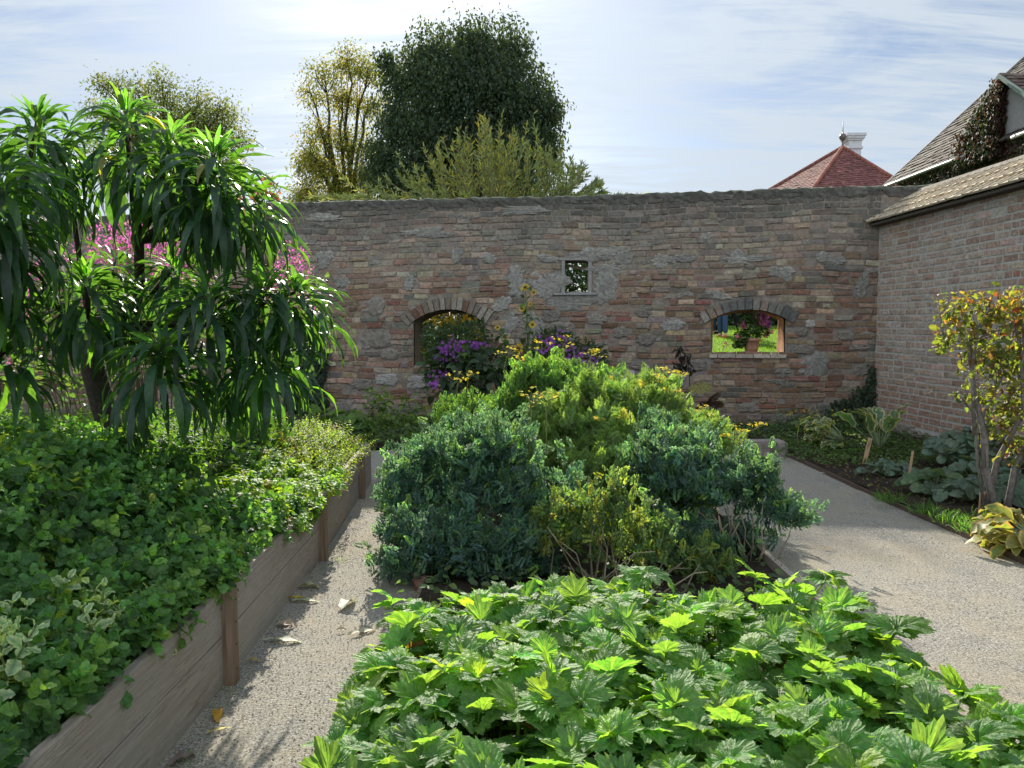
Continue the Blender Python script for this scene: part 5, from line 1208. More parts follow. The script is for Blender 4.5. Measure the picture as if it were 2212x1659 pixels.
# ---- geranium pot on the sill
pc = W_(WST(1627, 760)[0], A2['tb']+.004, -.18); pt = thing('flower_pot', 'terracotta pot on the sill of the right-hand arched window', 'flower pot', pc)
mb = MB(); mb.lathe(pc + [0,0,.012], [(.085,0),(.10,.08),(.115,.17),(.13,.172),(.135,.215),(.118,.217),(.112,.19)], 24, (.36,.19,.12)); mb.build('pot', M['clay'], pt)
mb = MB(); mb.lathe(pc, [(.10,.0),(.13,.02),(.135,.032),(.11,.030),(.09,.014)], 24, (.30,.19,.14)); mb.build('saucer', M['clay'], pt)
mb = MB(); mb.lathe(pc + [0,0,.18], [(.11,0),(.105,.02)], 16, (.04,.03,.02)); mb.build('soil', sm, pt)
ge = thing('geranium', 'pink flowering geranium growing in the terracotta pot on the window sill', 'plant', pc + [0,0,.2]); ells = [(pc[0]+.0,pc[1],pc[2]+.38,.19,.16,.18),(pc[0]-.13,pc[1],pc[2]+.24,.12,.12,.12),(pc[0]+.16,pc[1],pc[2]+.32,.12,.12,.11),(pc[0]-.18,pc[1],pc[2]+.13,.09,.1,.07)]
mb = MB(); p, o_2 = ell_sample(ells, 900, .5, 1.05, -.7); n = len(p); place(mb, palmate([(-1.3,.9,.8),(0,1.,.8),(1.3,.9,.8)], 2.6, .05, .1, .05, .2, 16, .2, 9), p, unit(o_2+rng.normal(0, .4, (n, 3))), unit(rng.normal(0, .4, (n, 3))+[0,-.5,1]), .032, pick([(.06,.12,.035),(.05,.09,.03),(.10,.16,.04)], [2,2,1], n)); mb.build('foliage', M['leaf'], ge)
mb = MB(); fl = [(-.15,.42,(.62,.14,.26)),(-.13,.45,(.62,.14,.26)),(.10,.52,(.5,.12,.30)),(.14,.45,(.55,.13,.28)),(.12,.60,(.34,.12,.42)),(.22,.44,(.36,.10,.42)),(.20,.26,(.5,.2,.2)),(.24,.34,(.5,.22,.2)),(-.22,.24,(.62,.25,.25)),(.03,.54,(.4,.1,.2)),(-.36,.13,(.65,.25,.22)),(.18,.5,(.5,.12,.34)),(.08,.44,(.4,.08,.2))]
for dx_, dz_, c in fl:
    q = pc + [dx_, rng.normal(0, .05), dz_]; mb.tube([pc + [dx_*.3, 0, .25], lerp(pc, q, .7) + [0,0,.05], q], .003, 4, (.15,.2,.06))
    for _ in range(26): petal_disc(mb, q + [0,-.06,0] + rng.normal(0, .026, 3), rdir(1, -.2, 1)[0], .015, 5, np.array(c)*rng.uniform(.8, 1.2), c)
mb.build('flowers', M['petal'], ge)

# ================================================================== pink flowering shrub and rose behind the tree
t = thing('pink_flower_shrub', 'tall airy shrub with magenta pink flower spikes behind the long leaved tree', 'shrub', (*P(330, 800, 7.6)[:2], .3)); ms = MB(); mf = MB(); ml = MB()
FP = []
for i in range(300):
    u = rng.random()
    X, Y = (rng.normal(290, 70), rng.normal(525, 30)) if u < .62 else ((rng.uniform(590, 665), rng.uniform(520, 640)) if u < .82 else (rng.uniform(0, 200), rng.uniform(560, 760)))
    p = P(X, Y, rng.uniform(7.0, 8.2)); FP.append(p); b = np.array([lerp(t.location[0], p[0], .7), p[1], .5]); 
    if i % 4 == 0: ms.tube([b, lerp(b, p, .6), p], [.007,.005,.003], 4, (.16,.13,.08))
FP = np.array(FP); k = np.repeat(np.arange(len(FP)), 13); q = FP[k] + np.stack([rng.normal(0, .035, len(k)), rng.normal(0, .035, len(k)), -.22*rng.random(len(k))], 1)
place(mf, leaf(.5, 3, 0, .3, .6, .8, .7), q, unit(rdir(len(k)) + [0,0,.2]), rdir(len(k)), rng.uniform(.025, .045, len(k)), pick([(.55,.12,.38),(.42,.13,.28),(.30,.17,.15)], [3,2,2], len(k)))
k = np.repeat(np.arange(len(FP)), 6); q = FP[k] - np.array([0,0,1])*(.2 + .7*rng.random(len(k)))[:, None] + rng.normal(0, .1, (len(k), 3)); place(ml, ov, q, rdir(len(k), -.5, .3), rdir(len(k), 0, 1), .09, pick([(.06,.10,.035),(.09,.14,.04)], [1,1], len(k)))
ms.build('stems', M['stem'], t); mf.build('flowers', M['petal'], t); ml.build('foliage', M['leaf'], t)
t = thing('rose_bush', 'rose shoots with coppery orange leaves standing against the sky above the wall', 'shrub', (*P(575, 800, 6.2)[:2], .3)); ms = MB(); ml = MB(); mf = MB()
b = np.array(t.location)
for (X, Y) in ((575,372),(560,400),(600,395),(608,402),(545,405),(570,395),(590,385)):
    p = P(X, Y, 6.2); m_1 = P(560+(X-560)*.4, 450, 6.2); ms.tube([b, lerp(b, m_1, .6), m_1, p], [.008,.006,.004,.003], 5, (.13,.06,.05)); n = 9
    q = m_1 + (p-m_1)*rng.uniform(.4, 1, n)[:, None]; place(ml, leaf(.6, 6, .08, .25, .5, .85, .7), q, unit(rdir(n)+[0,0,.1]), rdir(n), rng.uniform(.045, .065, n), pick([(.34,.14,.04),(.42,.22,.06),(.28,.09,.04)], [1,1,1], n))
for i in range(60):
    f = rng.uniform(.25, .95); q = lerp(b, P(560, 450, 6.2), f) + rng.normal(0, .09, 3); place(ml, leaf(.6, 6, .08, .25, .5, .85, .7), [q], unit(rdir(1)), rdir(1), [.05], pick([(.07,.11,.035),(.12,.12,.04)], [2,1], 1))
for (X, Y) in ((545, 418), (530, 458), (520, 430), (548, 470)):
    c = P(X, Y, 6.1)
    for r_ in (.04, .03, .018): petal_disc(mf, c, unit([rng.normal(0,.3), -1, .5]), r_, 6, (.70,.30,.34), (.6,.2,.25), .5, .3)
ms.build('stems', M['stem'], t); ml.build('foliage', M['petal'], t); mf.build('flowers', M['petal'], t)
# ================================================================== right-hand bed
mb = MB()
ys = np.linspace(.2, 8.75, 40)
for i in range(len(ys)-1):
    x0 = 3.055 + .01*math.sin(ys[i]*1.7); x1 = 3.055 + .01*math.sin(ys[i+1]*1.7)
    mb.add([(x0,ys[i],-.02),(x0+.012,ys[i],-.02),(x1+.012,ys[i+1],-.02),(x1,ys[i+1],-.02),(x0,ys[i],.036),(x0+.012,ys[i],.036),(x1+.012,ys[i+1],.036),(x1,ys[i+1],.036)], BOXF, (.12,.085,.065))
tag(mb.build('edging_strip', M['oldwood'], base=(3.06, 5, 0)), 'thin brown edging strip between the right gravel path and the soil bed', 'edging strip', kind='thing')
def rockblock(name, label, c, hx, hy, hz, col, rz=0.):
    bm = bmesh.new(); bmesh.ops.create_cube(bm, size=2.); bmesh.ops.bevel(bm, geom=bm.edges[:], offset=.16, segments=2, affect='EDGES'); bmesh.ops.subdivide_edges(bm, edges=bm.edges[:], cuts=2, use_grid_fill=True)
    V = np.array([v.co[:] for v in bm.verts]); V *= (hx, hy, hz); V += rng.normal(0, .005, V.shape); cr, sr = math.cos(rz), math.sin(rz)
    V = np.stack([V[:, 0]*cr - V[:, 1]*sr, V[:, 0]*sr + V[:, 1]*cr, V[:, 2]], 1) + np.array(c) + [0, 0, hz]; F = [tuple(v.index for v in f.verts) for f in bm.faces]; bm.free()
    m = MB(); m.add(V, F, np.array(col)*np.exp(rng.normal(0, .06, (len(V), 1)))); return tag(m.build(name, M['brick'], base=c), label, 'stone', kind='thing')
g = G(1652, 985); rockblock('stone_block', 'worn rectangular stone block standing at the end of the right path', (g[0], g[1]+.12, -.01), .26, .13, .085, (.26,.225,.195))
g = G(1010, 955); rockblock('stone_block', 'rough reddish stone at the back bed edge behind the rue bushes', (g[0], 9.0, 0), .16, .1, .09, (.25,.17,.14), .2)
g = G(2080, 985); rockblock('stone_block', 'half buried grey stone at the foot of the right brick wall', (4.9, 8.1, -.02), .3, .2, .12, (.22,.20,.175), .4)
g = G(1500, 950); rockblock('stone_block', 'flat stone lying in the soil under the right arched window', (2.75, 9.6, 0), .2, .12, .06, (.2,.16,.14), -.2)
g = G(850, 1268); rockblock('stone_block', 'reddish brick end at the front left corner of the rue bush', (-.50, 4.1, 0), .03, .06, .035, (.28,.15,.11), .1)

# hostas
def hosta_leaf(droop, wave=.25, c0=.7):
    V, F, Mk = leaf(.48, 9, 0, .28, droop, .95, .62, curl0=c0, wave=wave); return V, F, Mk**1
def hosta(name, label, base, n, size, col, edge, spread=(.2, 1.2), az=(0, 2*PI), lay=0., petl=.18, group=None, droops=(.9, 1.4, 1.9)):
    t = thing(name, label, 'hosta', base, group); b = np.array(base, float)
    tp = [hosta_leaf(d) for d in droops]; ms = MB(); ml = MB()
    # templates with an inner margin: widen mask by building two-tone centre
    for i in range(n):
        a = rng.uniform(*az); e = rng.uniform(*spread); L = petl*rng.uniform(.7, 1.2)
        r = np.array([math.cos(a), math.sin(a), 0]); d0 = r*math.cos(e) + np.array([0,0,1])*math.sin(e); p = b + r*.03 + d0*L + np.array([0,0,-lay*L*.4])
        p[2] = max(p[2], .06)
        plant_stem(ms, [b + r*.02, lerp(b, p, .6) + [0,0,.02], p], .006, (.24,.29,.15))
        e2 = e*.6 - .1 - lay; d = r*math.cos(e2) + np.array([0,0,1])*math.sin(e2); nr = -r*math.sin(e2) + np.array([0,0,1])*math.cos(e2) + rng.normal(0, .25, 3)
        V, F, Mk = tp[rng.integers(0, len(tp))]
        # finer cross section with a pale band along the margin
        s = size*rng.uniform(.75, 1.15); k = len(V)//3; VV = []; MM = []
        for j in range(k):
            Lp, Cp, Rp = V[3*j], V[3*j+1], V[3*j+2]
            for (q, m_) in ((Lp, 1), (lerp(Cp, Lp, .8), 1), (lerp(Cp, Lp, .62) , 0), (Cp, 0), (lerp(Cp, Rp, .62), 0), (lerp(Cp, Rp, .8), 1), (Rp, 1)):
                VV.append(q); MM.append(m_ if 0 < j < k-1 else 1)
        FF = [(7*j+c, 7*j+c+1, 7*j+c+8, 7*j+c+7) for j in range(k-1) for c in range(6)]
        place(ml, (np.array(VV), FF, np.array(MM, float)), [p], [d], [nr], [s], jit(col, 1, .12), jit(edge, 1, .1), smooth=True)
    ms.build('stalks', M['stem'], t); ml.build('leaves', M['hosta'], t); return t
M['hosta'] = leaf_mat('hosta_leaf', .5, .35, .4, (2.4, 2.2, .9), 35, .4, .005)
hosta('hosta_plant', 'flattened variegated hosta with pale cream margins spilling left, in front of the corner', (*G(1835, 975)[:2], .05), 22, .24, (.13,.19,.10), (.50,.48,.30), (.15,.9), (PI*.6, PI*1.35), .15, .36)
hosta('hosta_plant', 'upright variegated hosta against the foot of the right brick wall', (*G(1900, 985)[:2], .05), 20, .27, (.10,.17,.085), (.40,.40,.24), (.7,1.35), (0, 2*PI), -.2, .30, droops=(.6,1.,1.4))
hosta('hosta_plant', 'yellowing wilted hosta with brown tattered tips at the right edge over the path', (*G(2235, 1195)[:2], .05), 30, .20, (.17,.20,.055), (.32,.26,.09), (.1,1.1), (PI*.5, PI*1.6), .25, .20, droops=(1.2,1.8,2.4))
hosta('hosta_plant', 'second wilted hosta clump right beside the yellowing one at the frame edge', (*G(2260, 1215)[:2], .05), 22, .25, (.20,.24,.06), (.42,.33,.12), (.1,1.1), (0, 2*PI), .25, .2, droops=(1.2,1.8,2.4))
# heart shaped silvery leaves
heart = palmate([(-2.3,.55,1.),(-1.2,.78,1.),(-.5,.9,.9),(0,1.05,.8),(.5,.9,.9),(1.2,.78,1.),(2.3,.55,1.)], 2.85, .01, .10, .04, .35, 40, .12, 12)
def brunnera(label, c, rx, ry, h, n, size, cols=((.15,.215,.15),(.11,.17,.115))):
    n = int(n*2.1); t = thing('heart_leaved_plant', label, 'plant', (*c, .05), 'heart leaved plants along the right wall'); ms = MB(); ml = MB()
    a = rng.uniform(0, 2*PI, n); r = rng.random(n)**.6; p = np.stack([c[0]+rx*r*np.cos(a), c[1]+ry*r*np.sin(a), .05 + h*(1-.65*r**2)*rng.uniform(.7, 1.05, n)], 1)
    d = unit(np.stack([np.cos(a), np.sin(a), 0*a], 1)*.9 + rng.normal(0, .35, (n, 3)) + [0, 0, -.15]); nr = unit(rng.normal(0, .28, (n, 3)) + [0, -.35, 1])
    place(ml, heart, p, d, nr, size*.66*rng.uniform(.7, 1.2, n), pick(cols, [1, 1], n, .12)*.8, pick([(.17,.22,.16)], [1], n, .1), smooth=True)
    for q in p: plant_stem(ms, [(c[0]+(q[0]-c[0])*.3, c[1]+(q[1]-c[1])*.3, .04), q], .004, (.16,.2,.1))
    ms.build('stalks', M['stem'], t); ml.build('leaves', M['hosta'], t)
brunnera('small clump of heart shaped leaves just left of the middle wooden label', (3.55, 7.15), .28, .2, .12, 26, .075)
brunnera('heart leaved clump with one upright yellowish leaf in front of the middle label', (3.52, 6.35), .26, .22, .18, 20, .10, ((.13,.215,.10),(.10,.17,.08)))
brunnera('large mounded clump of grey veined heart shaped leaves against the right wall', (4.55, 7.45), .50, .40, .42, 90, .10)
brunnera('heart leaved clump left of the front wooden label', (3.75, 6.05), .34, .24, .16, 26, .105)
brunnera('heart leaved clump right of the front label under the multi stemmed shrub', (4.15, 6.15), .34, .28, .14, 26, .10)
brunnera('sparse heart leaved clump behind the front label at the wall', (4.15, 6.75), .36, .24, .2, 30, .09)
# grass tufts
for i, (X, Y, k, lab) in enumerate(((1920,1085,90,'small dark grass tuft beside the edging below the heart leaved clump'),(1995,1108,100,'low grass tuft in the middle of the row along the edging'),(2050,1128,120,'spreading grass tuft left of the front label'),(2100,1148,150,'brightest green grass tuft in front of the front label'),(2130,1125,90,'grass tuft at the foot of the multi stemmed shrub'))):
    b = G(X, Y, .04); m = MB(); a = rng.uniform(0, 2*PI, k); rr = .09*rng.random(k); p = np.stack([b[0]+rr*np.cos(a)*1.3, b[1]+rr*np.sin(a), np.full(k, .04)], 1)
    place(m, [leaf(.05, 5, 0, .2, dd, 1, .6, curl0=.2) for dd in (1.2, 1.9)], p, unit(np.stack([np.cos(a)*.6, np.sin(a)*.6, np.full(k, .9)], 1) + rng.normal(0, .25, (k, 3))), rdir(k), rng.uniform(.07, .13, k), pick([(.06,.13,.03),(.09,.18,.035)], [1.5, 1 if i != 3 else 3], k))
    tag(m.build('grass_tuft', M['leaf'], base=(b[0], b[1], .04)), lab, 'grass tuft', 'grass tufts along the right edging', 'thing')
# wooden plant labels with handwriting
def stake(label, X0, Y0, X1, Y1, w, txt, side=1.):
    b = G(X0, Y0, .03); t = P(X1, Y1, b[1] + .01); b[2] = -.03; ax = unit(t-b); xx = unit(np.cross(ax, [0, 1, 0]))*side; yy = unit(np.cross(xx, ax)); th = .004
    o = thing('plant_label', label, 'plant label', (b[0], b[1], .03), 'wooden plant labels in the right bed'); m = MB(); L = np.linalg.norm(t-b)
    m.obox((b+t)/2, xx*w/2, yy*th, ax*L/2, (.50,.33,.20)); m.build('stake', M['stakewood'], o)
    for li, tx in enumerate(txt):
        cu = bpy.data.curves.new('handwriting', 'FONT'); cu.body = tx; cu.size = w*.50; cu.shear = .25; cu.extrude = .0003; 
        q0_ = bpy.data.objects.new('tmp', cu); COL.objects.link(q0_); bpy.context.view_layer.update()
        me = bpy.data.meshes.new_from_object(q0_); bpy.data.objects.remove(q0_); me.materials.clear(); me.materials.append(M['ink'])
        q = bpy.data.objects.new('handwriting', me); COL.objects.link(q); q.parent = o
        ny = yy if yy[1] < 0 else -yy; X_ = -ax; Z_ = ny; Y_ = np.cross(Z_, X_)
        pos = t - ax*(.018 + .012*li) + Y_*(w*(-.10 - .36*li + .15)) + ny*(th + .0006) - np.array([b[0], b[1], .03])
        mat = mathutils.Matrix(((X_[0], Y_[0], Z_[0], pos[0]), (X_[1], Y_[1], Z_[1], pos[1]), (X_[2], Y_[2], Z_[2], pos[2]), (0, 0, 0, 1))); q.matrix_local = mat
M['stakewood'] = vc_mat('label_wood', .75, .25, 80, .85, 1.1, .2, .002)
M['ink'] = vc_mat('brown_ink', .8, .1, 10, 1, 1, 0, .001); 
_i, n_, o_ = new_mat('ink'); principled(n_, o_, (.06, .035, .02), .8); M['ink'] = _i
stake('tall leaning wooden plant label in front of the variegated hostas', 1864, 1003, 1880, 946, .042, ['Tellima', 'grandiflora'])
stake('narrow wooden plant label seen edge on between the heart leaved clumps', 1960, 1040, 1972, 974, .020, [])
stake('short wooden plant label with two lines of handwriting beside the multi stemmed shrub', 2117, 1120, 2124, 1063, .045, ['Tiarella', 'cordifolia nana'])
# multi stemmed shrub turning orange
sb = np.array([*G(2160, 1135)[:2], .03]); sh = thing('multi_stemmed_shrub', 'multi stemmed shrub with orange and yellow autumn leaves on its top at the right edge', 'shrub', sb)
mb = MB(); mleaf = MB(); tipsS = []
SC = (.20,.175,.16); D0 = sb[1]
for (pts, r) in (([(2165,1125),(2125,1010),(2105,940),(2060,840),(2040,740),(2060,660)], .030), ([(2170,1130),(2165,1000),(2170,880),(2150,760),(2130,660)], .026), ([(2180,1135),(2190,1000),(2230,880),(2215,740),(2200,660)], .026), ([(2160,1120),(2110,960),(2085,900),(2040,860),(2018,845)], .012), ([(2190,1130),(2215,960),(2280,820),(2270,700)], .024), ([(2105,940),(2080,800),(2090,700),(2110,640)], .014), ([(2170,880),(2200,780),(2180,640)], .014), ([(2040,740),(2028,650)], .008), ([(2125,1010),(2118,900),(2140,800),(2160,700)], .016), ([(2240,900),(2330,760),(2330,680)],.018)):
    q = np.array([P(X, Y, D0 + .1*i - .06*(i > 0)) for i, (X, Y) in enumerate(pts)]); q[:, 1] = D0 + rng.normal(0, .05, len(q)); q[0] = P(*pts[0], D0)
    if pts[0][1] > 1100: q[0] = sb + [rng.normal(0, .05), rng.normal(0, .05), 0]
    mb.tube(q, np.linspace(r, r*.35, len(q)), 8, SC)
    for i in range(len(q)-1):
        for f in np.linspace(0, 1, 7): tipsS.append(lerp(q[i], q[i+1], f))
for (X, Y) in ((2018,845),): # bare twiggy end
    b_ = P(X, Y, D0)
    for dx_, dy_ in ((-18,-6),(-14,4),(10,-12),(-8,-14)): mb.tube([b_, P(X+dx_, Y+dy_, D0-.05)], [.004,.002], 4, (.30,.26,.2))
ells = [E_(2085,665,D0,.20,.25,.14), E_(2160,670,D0,.28,.3,.18), E_(2250,680,D0,.3,.3,.2), E_(2120,760,D0,.22,.25,.18), E_(2190,770,D0,.26,.25,.22), E_(2110,850,D0,.12,.2,.12), E_(2180,880,D0,.2,.25,.22), E_(2060,720,D0,.10,.15,.10), E_(2200,960,D0,.14,.2,.16), E_(2280,800,D0,.28,.3,.35), E_(2150,930,D0,.10,.15,.12), E_(2035,745,D0,.06,.1,.06)]
p, o3 = ell_sample(ells, 1700, .2, 1.08, -.9, .2); m = len(p); T_ = np.array(tipsS)
for i in range(0, m, 14): j = np.argmin(np.linalg.norm(T_ - p[i] + [0,0,.1], axis=1)); mb.tube([T_[j], p[i]], [.004, .002], 4, SC, cap=False)
mb.build('stems', M['bark'], sh)
hgt = np.clip((p[:, 2] - 1.25)/.45, 0, 1); u = rng.random(m); c = np.where((u < hgt*.5)[:, None], pick([(.28,.19,.045),(.20,.10,.04),(.26,.25,.05),(.17,.06,.035)], [3,1,3,.8], m), pick([(.10,.14,.035),(.16,.19,.04),(.07,.10,.03),(.15,.08,.04)], [3,2,2,.8], m))
place(mleaf, [leaf(.6, 6, .06, .25, .6, .85, .65, wave=.3), leaf(.55, 6, .06, .35, 1.2, .85, .65, wave=.3)], p, unit(o3*.5 + rng.normal(0, .6, (m, 3)) + [0,0,-.15]), unit(rng.normal(0, .45, (m, 3)) + [0,0,1]), rng.uniform(.04, .075, m), c, c*np.array([1.15, .8, .8])); mleaf.build('foliage', M['leaf'], sh)

# soil litter and little weeds in the right bed
mb = MB(); n = 1500; x = 3.1 + 2.0*rng.random(n)**1.3; y = rng.uniform(3, 9.5, n); place(mb, [leaf(.5, 4, 0, .4, 1.5, .9, .7), leaf(.3, 3, 0, .2, .8)], np.stack([x, y, .05+.01*rng.random(n)], 1), rdir(n, -.1, .25), unit(rdir(n)+[0,0,1]), rng.uniform(.02, .05, n), pick([(.14,.09,.055),(.08,.055,.035),(.24,.18,.11),(.07,.11,.03)], [4,4,1,3], n))
tag(mb.build('leaf_litter', M['leaf']), 'dry leaf litter and tiny weeds scattered over the dark soil of the right bed', 'leaf litter', kind='stuff')
mb = MB(); n = 1800; x = rng.uniform(3.1, 4.8, n); y = rng.uniform(7.6, 9.2, n); place(mb, small, np.stack([x, y, .05+.05*rng.random(n)], 1), rdir(n, -.1, .5), unit(rdir(n)+[0,0,1.2]), .035, pick([(.06,.10,.03),(.10,.16,.04)], [2,1], n))
n = 1500; x = rng.uniform(-.55, 1.45, n); y = rng.uniform(3.2, 6.9, n); place(mb, small, np.stack([x, y, .07+.12*rng.random(n)], 1), rdir(n, -.1, .7), unit(rdir(n)+[0,0,1.2]), .05, pick([(.06,.10,.04),(.09,.14,.05)], [2,1], n))
tag(mb.build('creeping_weeds', M['leaf']), 'tiny creeping green weeds around the hostas and under the rue bushes', 'ground cover', kind='stuff')

# ================================================================== gravel grains and fallen leaves
mb = MB(); n = 15000
oc = (np.array([(1,0,0),(0,1,0),(-1,0,0),(0,-1,0),(0,0,.6),(0,0,-.6)], float), [(0,1,4),(1,2,4),(2,3,4),(3,0,4)], np.zeros(6))
y = 1.9 + 6.5*rng.random(n)**1.5; side = rng.random(n) < .45; x = np.where(side, rng.uniform(-1.12, -.45, n), rng.uniform(1.5, 3.03, n)); ne = 3500; x[:ne] = bx(y[:ne]) + .02 + np.abs(rng.normal(0, .09, ne))
place(mb, oc, np.stack([x, y, .003 + .006*fbm(x, y, 1.4)], 1), rdir(n, -.3, .3), unit(rng.normal(0, .3, (n, 3))+[0,0,1]), rng.uniform(.0015, .0045, n), pick([(.38,.34,.28),(.26,.23,.19),(.16,.14,.12),(.10,.09,.075)], [3,3,2,1.], n))
M['pebble'] = vc_mat('pebble', .9, .2, 60, .8, 1.15, .2, .002); tag(mb.build('gravel_grains', M['pebble']), 'loose gravel grains lying on the two paths', 'gravel', kind='stuff')
FL = [(640,1292,.20,.15,'long yellow fallen leaf lying at the shadow edge below the second bed post',(.50,.38,.03),'long'),
      (665,1297,.17,.0,'pale green long leaf lying right beside the yellow one',(.42,.46,.30),'long'),
      (752,1305,.16,1.35,'pale upright pointing leaf alone in the middle of the left path',(.44,.47,.36),'wide'),
      (618,1383,.22,-.05,'thin pale green long leaf across the left path',(.45,.47,.33),'long'),
      (620,1350,.11,-.1,'curled grey brown leaf beside the shadow on the left path',(.42,.33,.24),'wide'),
      (668,1268,.13,.1,'pair of pale leaves touching the bed shadow',(.42,.40,.22),'wide'),
      (690,1187,.14,.6,'pale leaf leaning at the foot of the middle bed post',(.42,.46,.30),'long'),
      (470,1545,.09,-1.2,'orange and yellow curled leaf near the first bed post',(.46,.26,.03),'wide'),
      (474,1575,.09,.6,'small yellow leaf just below the orange one',(.50,.42,.06),'long'),
      (548,1427,.06,.1,'small tan leaf at the edge of the bed shadow',(.40,.30,.12),'wide'),
      (738,1360,.05,.2,'tiny pale leaf in the sunlit left path',(.46,.40,.28),'wide'),
      (785,1363,.17,.6,'cream leaf half under the palmate plants',(.46,.44,.30),'long'),
      (395,1640,.10,.9,'dull mauve brown leaf against the foot of the first board',(.20,.15,.13),'wide'),
      (640,1243,.07,.2,'brown curled leaf close to the boards',(.22,.14,.09),'wide'),
      (1790,1185,.10,-.5,'small tan leaf on the right gravel path near the rue',(.42,.28,.14),'long'),
      (1960,1070,.06,.3,'brown leaf on the shaded gravel beside the edging strip',(.30,.16,.09),'wide'),
      (2075,1085,.07,0,'pinkish leaf lying on the edging strip',(.40,.24,.17),'wide'),
      (1778,1022,.05,0,'white petal like leaf on the shaded right path',(.6,.58,.52),'wide')]
lf_t = {'long': [leaf(.16, 8, .0, .35, .5, .9, .8, curl0=.15, wave=.4)], 'wide': [leaf(.42, 8, .03, .5, .9, .9, .7, curl0=.35, wave=.3)]}
M['dry'] = leaf_mat('dry_leaf', .6, .3, .25, (1.3, 1.2, .8), 60, .3, .003)
for (X, Y, L, a, lab, c, k) in FL:
    g = G(X, Y, .012); m = MB(); d = np.array([math.cos(a), math.sin(a), 0.]); place(m, lf_t[k], [g - d*L/2], [d], [[rng.normal(0,.15), rng.normal(0,.15), 1]], [L], [c], [np.array(c)*.8], smooth=True)
    o_f = tag(m.build('fallen_leaf', M['dry'], base=g), lab, 'fallen leaf', 'leaves fallen on the gravel', 'thing')
# wee weeds on the path edge
mb = MB()
for (X, Y, k) in ((500,1495,24),(395,1650,40),(470,1520,16),(590,1345,10),(735,1210,30),(700,1225,20)):
    b = G(X, Y, .0); p = b + np.stack([rng.normal(0, .03, k), rng.normal(0, .03, k), 0*rng.random(k)], 1); place(mb, leaf(.08, 4, 0, .2, 1., 1, .6), p, unit(rdir(k, .3, 1)), rdir(k), rng.uniform(.015, .035, k), jit((.14,.22,.05), k))
tag(mb.build('path_weeds', M['leaf']), 'tiny grass shoots growing through the left gravel path', 'weeds', kind='stuff')

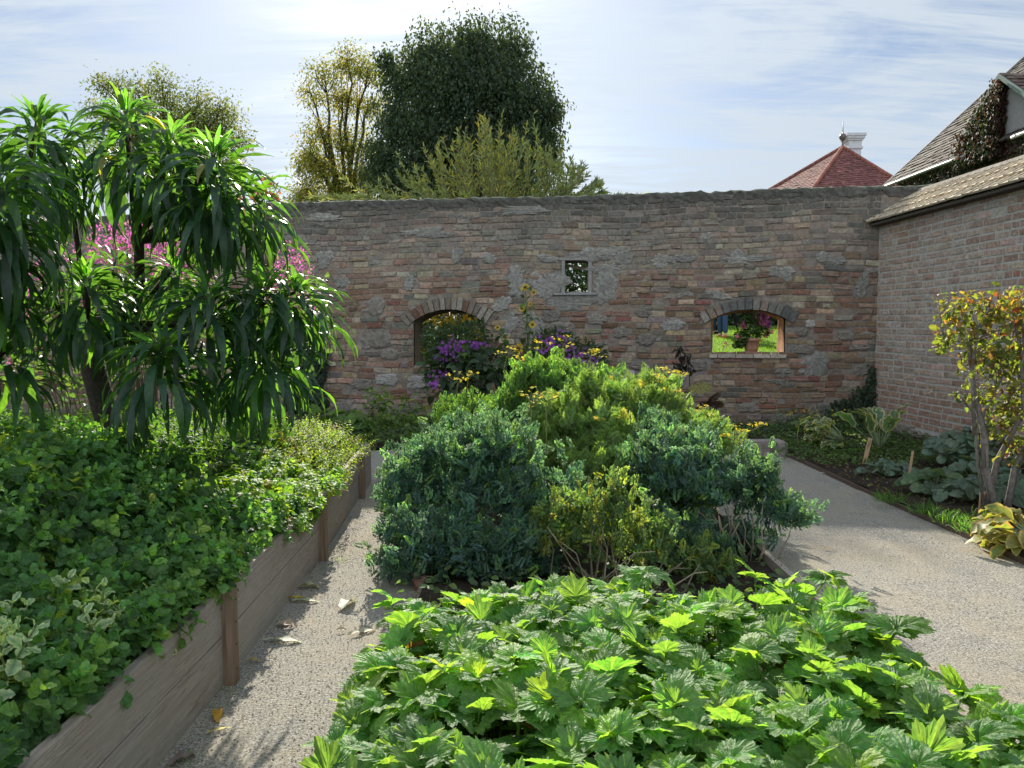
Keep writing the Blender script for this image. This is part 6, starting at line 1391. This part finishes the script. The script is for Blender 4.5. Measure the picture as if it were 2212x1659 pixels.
# ================================================================== visitors on the lawn (seen through the right arch)
def person(label, loc, face, pants, shirt, shoe, hair, stride=.0, legsplit=.09, skin=(.55,.34,.25), lean=0.):
    loc = np.array(loc, float); root = thing('person', label, 'person', loc, 'visitors standing on the lawn')
    f = np.array([math.cos(face), math.sin(face), 0]); s = np.array([-f[1], f[0], 0]); U = np.array([0,0,1.])
    def pt(a, b, c): return f*a + s*b + U*c
    J = dict(pel=pt(0,0,.93), wai=pt(0,0,1.08), che=pt(.01,0,1.32), nek=pt(0,0,1.46), hed=pt(.02,0,1.56), top=pt(.01,0,1.70))
    for g, sg in (('L', 1), ('R', -1)):
        st = stride*sg
        J['hip'+g] = pt(0, .09*sg, .90); J['kne'+g] = pt(.04+st*.5, (.09+legsplit*.3)*sg, .50); J['ank'+g] = pt(st, (.10+legsplit*.6)*sg, .09); J['toe'+g] = pt(st+.17, (.11+legsplit*.6)*sg, .035); J['hee'+g] = pt(st-.05, (.10+legsplit*.6)*sg, .04)
        J['sho'+g] = pt(0, .19*sg, 1.40); J['elb'+g] = pt(-.03, .25*sg, 1.12); J['wri'+g] = pt(.08, .26*sg, .88); J['pal'+g] = pt(.10, .26*sg, .80)
    def skinmesh(name, chain, mat, par=root):
        idx = {}; vs = []; es = []; rs = []
        for a, b in chain:
            for (k, r) in (a, b):
                if k not in idx: idx[k] = len(vs); vs.append(tuple(J[k] if isinstance(k, str) else k)); rs.append(r)
            es.append((idx[a[0]], idx[b[0]]))
        me = bpy.data.meshes.new(name); me.from_pydata(vs, es, []); o = bpy.data.objects.new(name, me); COL.objects.link(o); o.parent = par
        md = o.modifiers.new('Skin', 'SKIN'); o.modifiers.new('Sub', 'SUBSURF').levels = 1; o.modifiers['Sub'].render_levels = 2
        for i, r in enumerate(rs): me.skin_vertices[0].data[i].radius = (r if not isinstance(r, tuple) else r[0], r if not isinstance(r, tuple) else r[1])
        me.skin_vertices[0].data[0].use_root = True; me.materials.append(mat)
        if me.skin_vertices[0] is None: pass
        return o
    ch = [(('pel',.11),('wai',.10)),(('wai',.10),('che',.12)),(('che',.12),('nek',.052)),(('nek',.052),('hed',.078)),(('hed',.078),('top',.072))]
    for g in 'LR':
        ch += [(('pel',.11),('hip'+g,.075)),(('hip'+g,.075),('kne'+g,.052)),(('kne'+g,.052),('ank'+g,.036)),(('ank'+g,.036),('toe'+g,.03)),(('che',.12),('sho'+g,.055)),(('sho'+g,.055),('elb'+g,.04)),(('elb'+g,.04),('wri'+g,.026)),(('wri'+g,.026),('pal'+g,.026))]
        for j in range(4):
            b_ = J['pal'+g] + f*(.03-.02*j) - U*.02; k1 = tuple(b_); k2 = tuple(b_ - U*(.04+.008*(j in (1,2)))); k3 = tuple(b_ - U*(.068+.01*(j in (1,2))) + f*.008)
            ch += [(('pal'+g,.026),(k1,.009)),((k1,.009),(k2,.008)),((k2,.008),(k3,.007))]
        k1 = tuple(J['pal'+g] + f*.035); k2 = tuple(J['pal'+g] + f*.05 - U*.03); ch += [(('wri'+g,.026),(k1,.01)),((k1,.01),(k2,.009))]
    def cm(name, c): m, n_, o_ = new_mat(name); principled(n_, o_, c, .9, bump(n_, noise(n_, 60, 4), .3, .003), .15); return m
    body = skinmesh('body', ch, cm('skin_tone', skin))
    pc_ = [(('wai',.115),('pel',.14))]
    for g in 'LR': J['cuf'+g] = J['ank'+g] + U*.02; pc_ += [(('pel',.14),('hip'+g,.105)),(('hip'+g,.105),('kne'+g,.078)),(('kne'+g,.078),('cuf'+g,.072))]
    skinmesh('trousers', pc_, cm('trouser_cloth', pants))
    sc_ = [(('pel',.13),('wai',.125)),(('wai',.125),('che',.15))]
    J['col'] = pt(0,0,1.43); sc_ += [(('che',.15),('col',.075))]
    for g in 'LR': sc_ += [(('che',.15),('sho'+g,.075)),(('sho'+g,.075),('elb'+g,.058))]
    skinmesh('shirt', sc_, cm('shirt_cloth', shirt)); J['hr'] = J['top'] + U*.02 - f*.02; J['hb'] = J['hed'] + U*.05 - f*.035
    skinmesh('hair', [(('hb',.08),('hr',.075))], cm('hair', hair))
    for g in 'LR': skinmesh('shoe', [(('hee'+g,.045),('toe'+g,.042))], cm('shoe_leather', shoe))
    m_f = MB()
    for sg in (-1, 1): m_f.lathe(loc + pt(.092, .03*sg, 1.60), [(.004,-.008),(.011,0),(.004,.008)], 8, (.03,.02,.02))
    m_f.add([loc + pt(.09, .012, 1.55), loc + pt(.09, -.012, 1.55), loc + pt(.122, 0, 1.555), loc + pt(.09, 0, 1.60)], [(0,1,2),(0,2,3),(2,1,3)], skin)
    m_f.build('face', M['skin'], body); return root
def LG(X, Y, y): p = P(X, Y, y); p[2] = float(lawn_z(p[0], y)); return p
for (X, y, *a) in ((1562, 20.5, 'person in blue jeans and orange shoes standing on the lawn behind the right arch', 3.9, (.055,.09,.17), (.4,.4,.42), (.70,.16,.08), (.08,.05,.03), .06, .02),
                   (1549, 21.2, 'person in dark green trousers standing left of the one in blue jeans', 4.3, (.035,.065,.07), (.1,.12,.2), (.04,.05,.06), (.05,.03,.02), .03, .02),
                   (1572, 21.6, 'person in black trousers with legs wide apart behind the one in jeans', 0.1, (.018,.018,.02), (.3,.1,.1), (.02,.02,.02), (.1,.07,.04), .42, .1)):
    person(a[0], LG(X, 700, y), *a[1:])
bpy.context.view_layer.update()
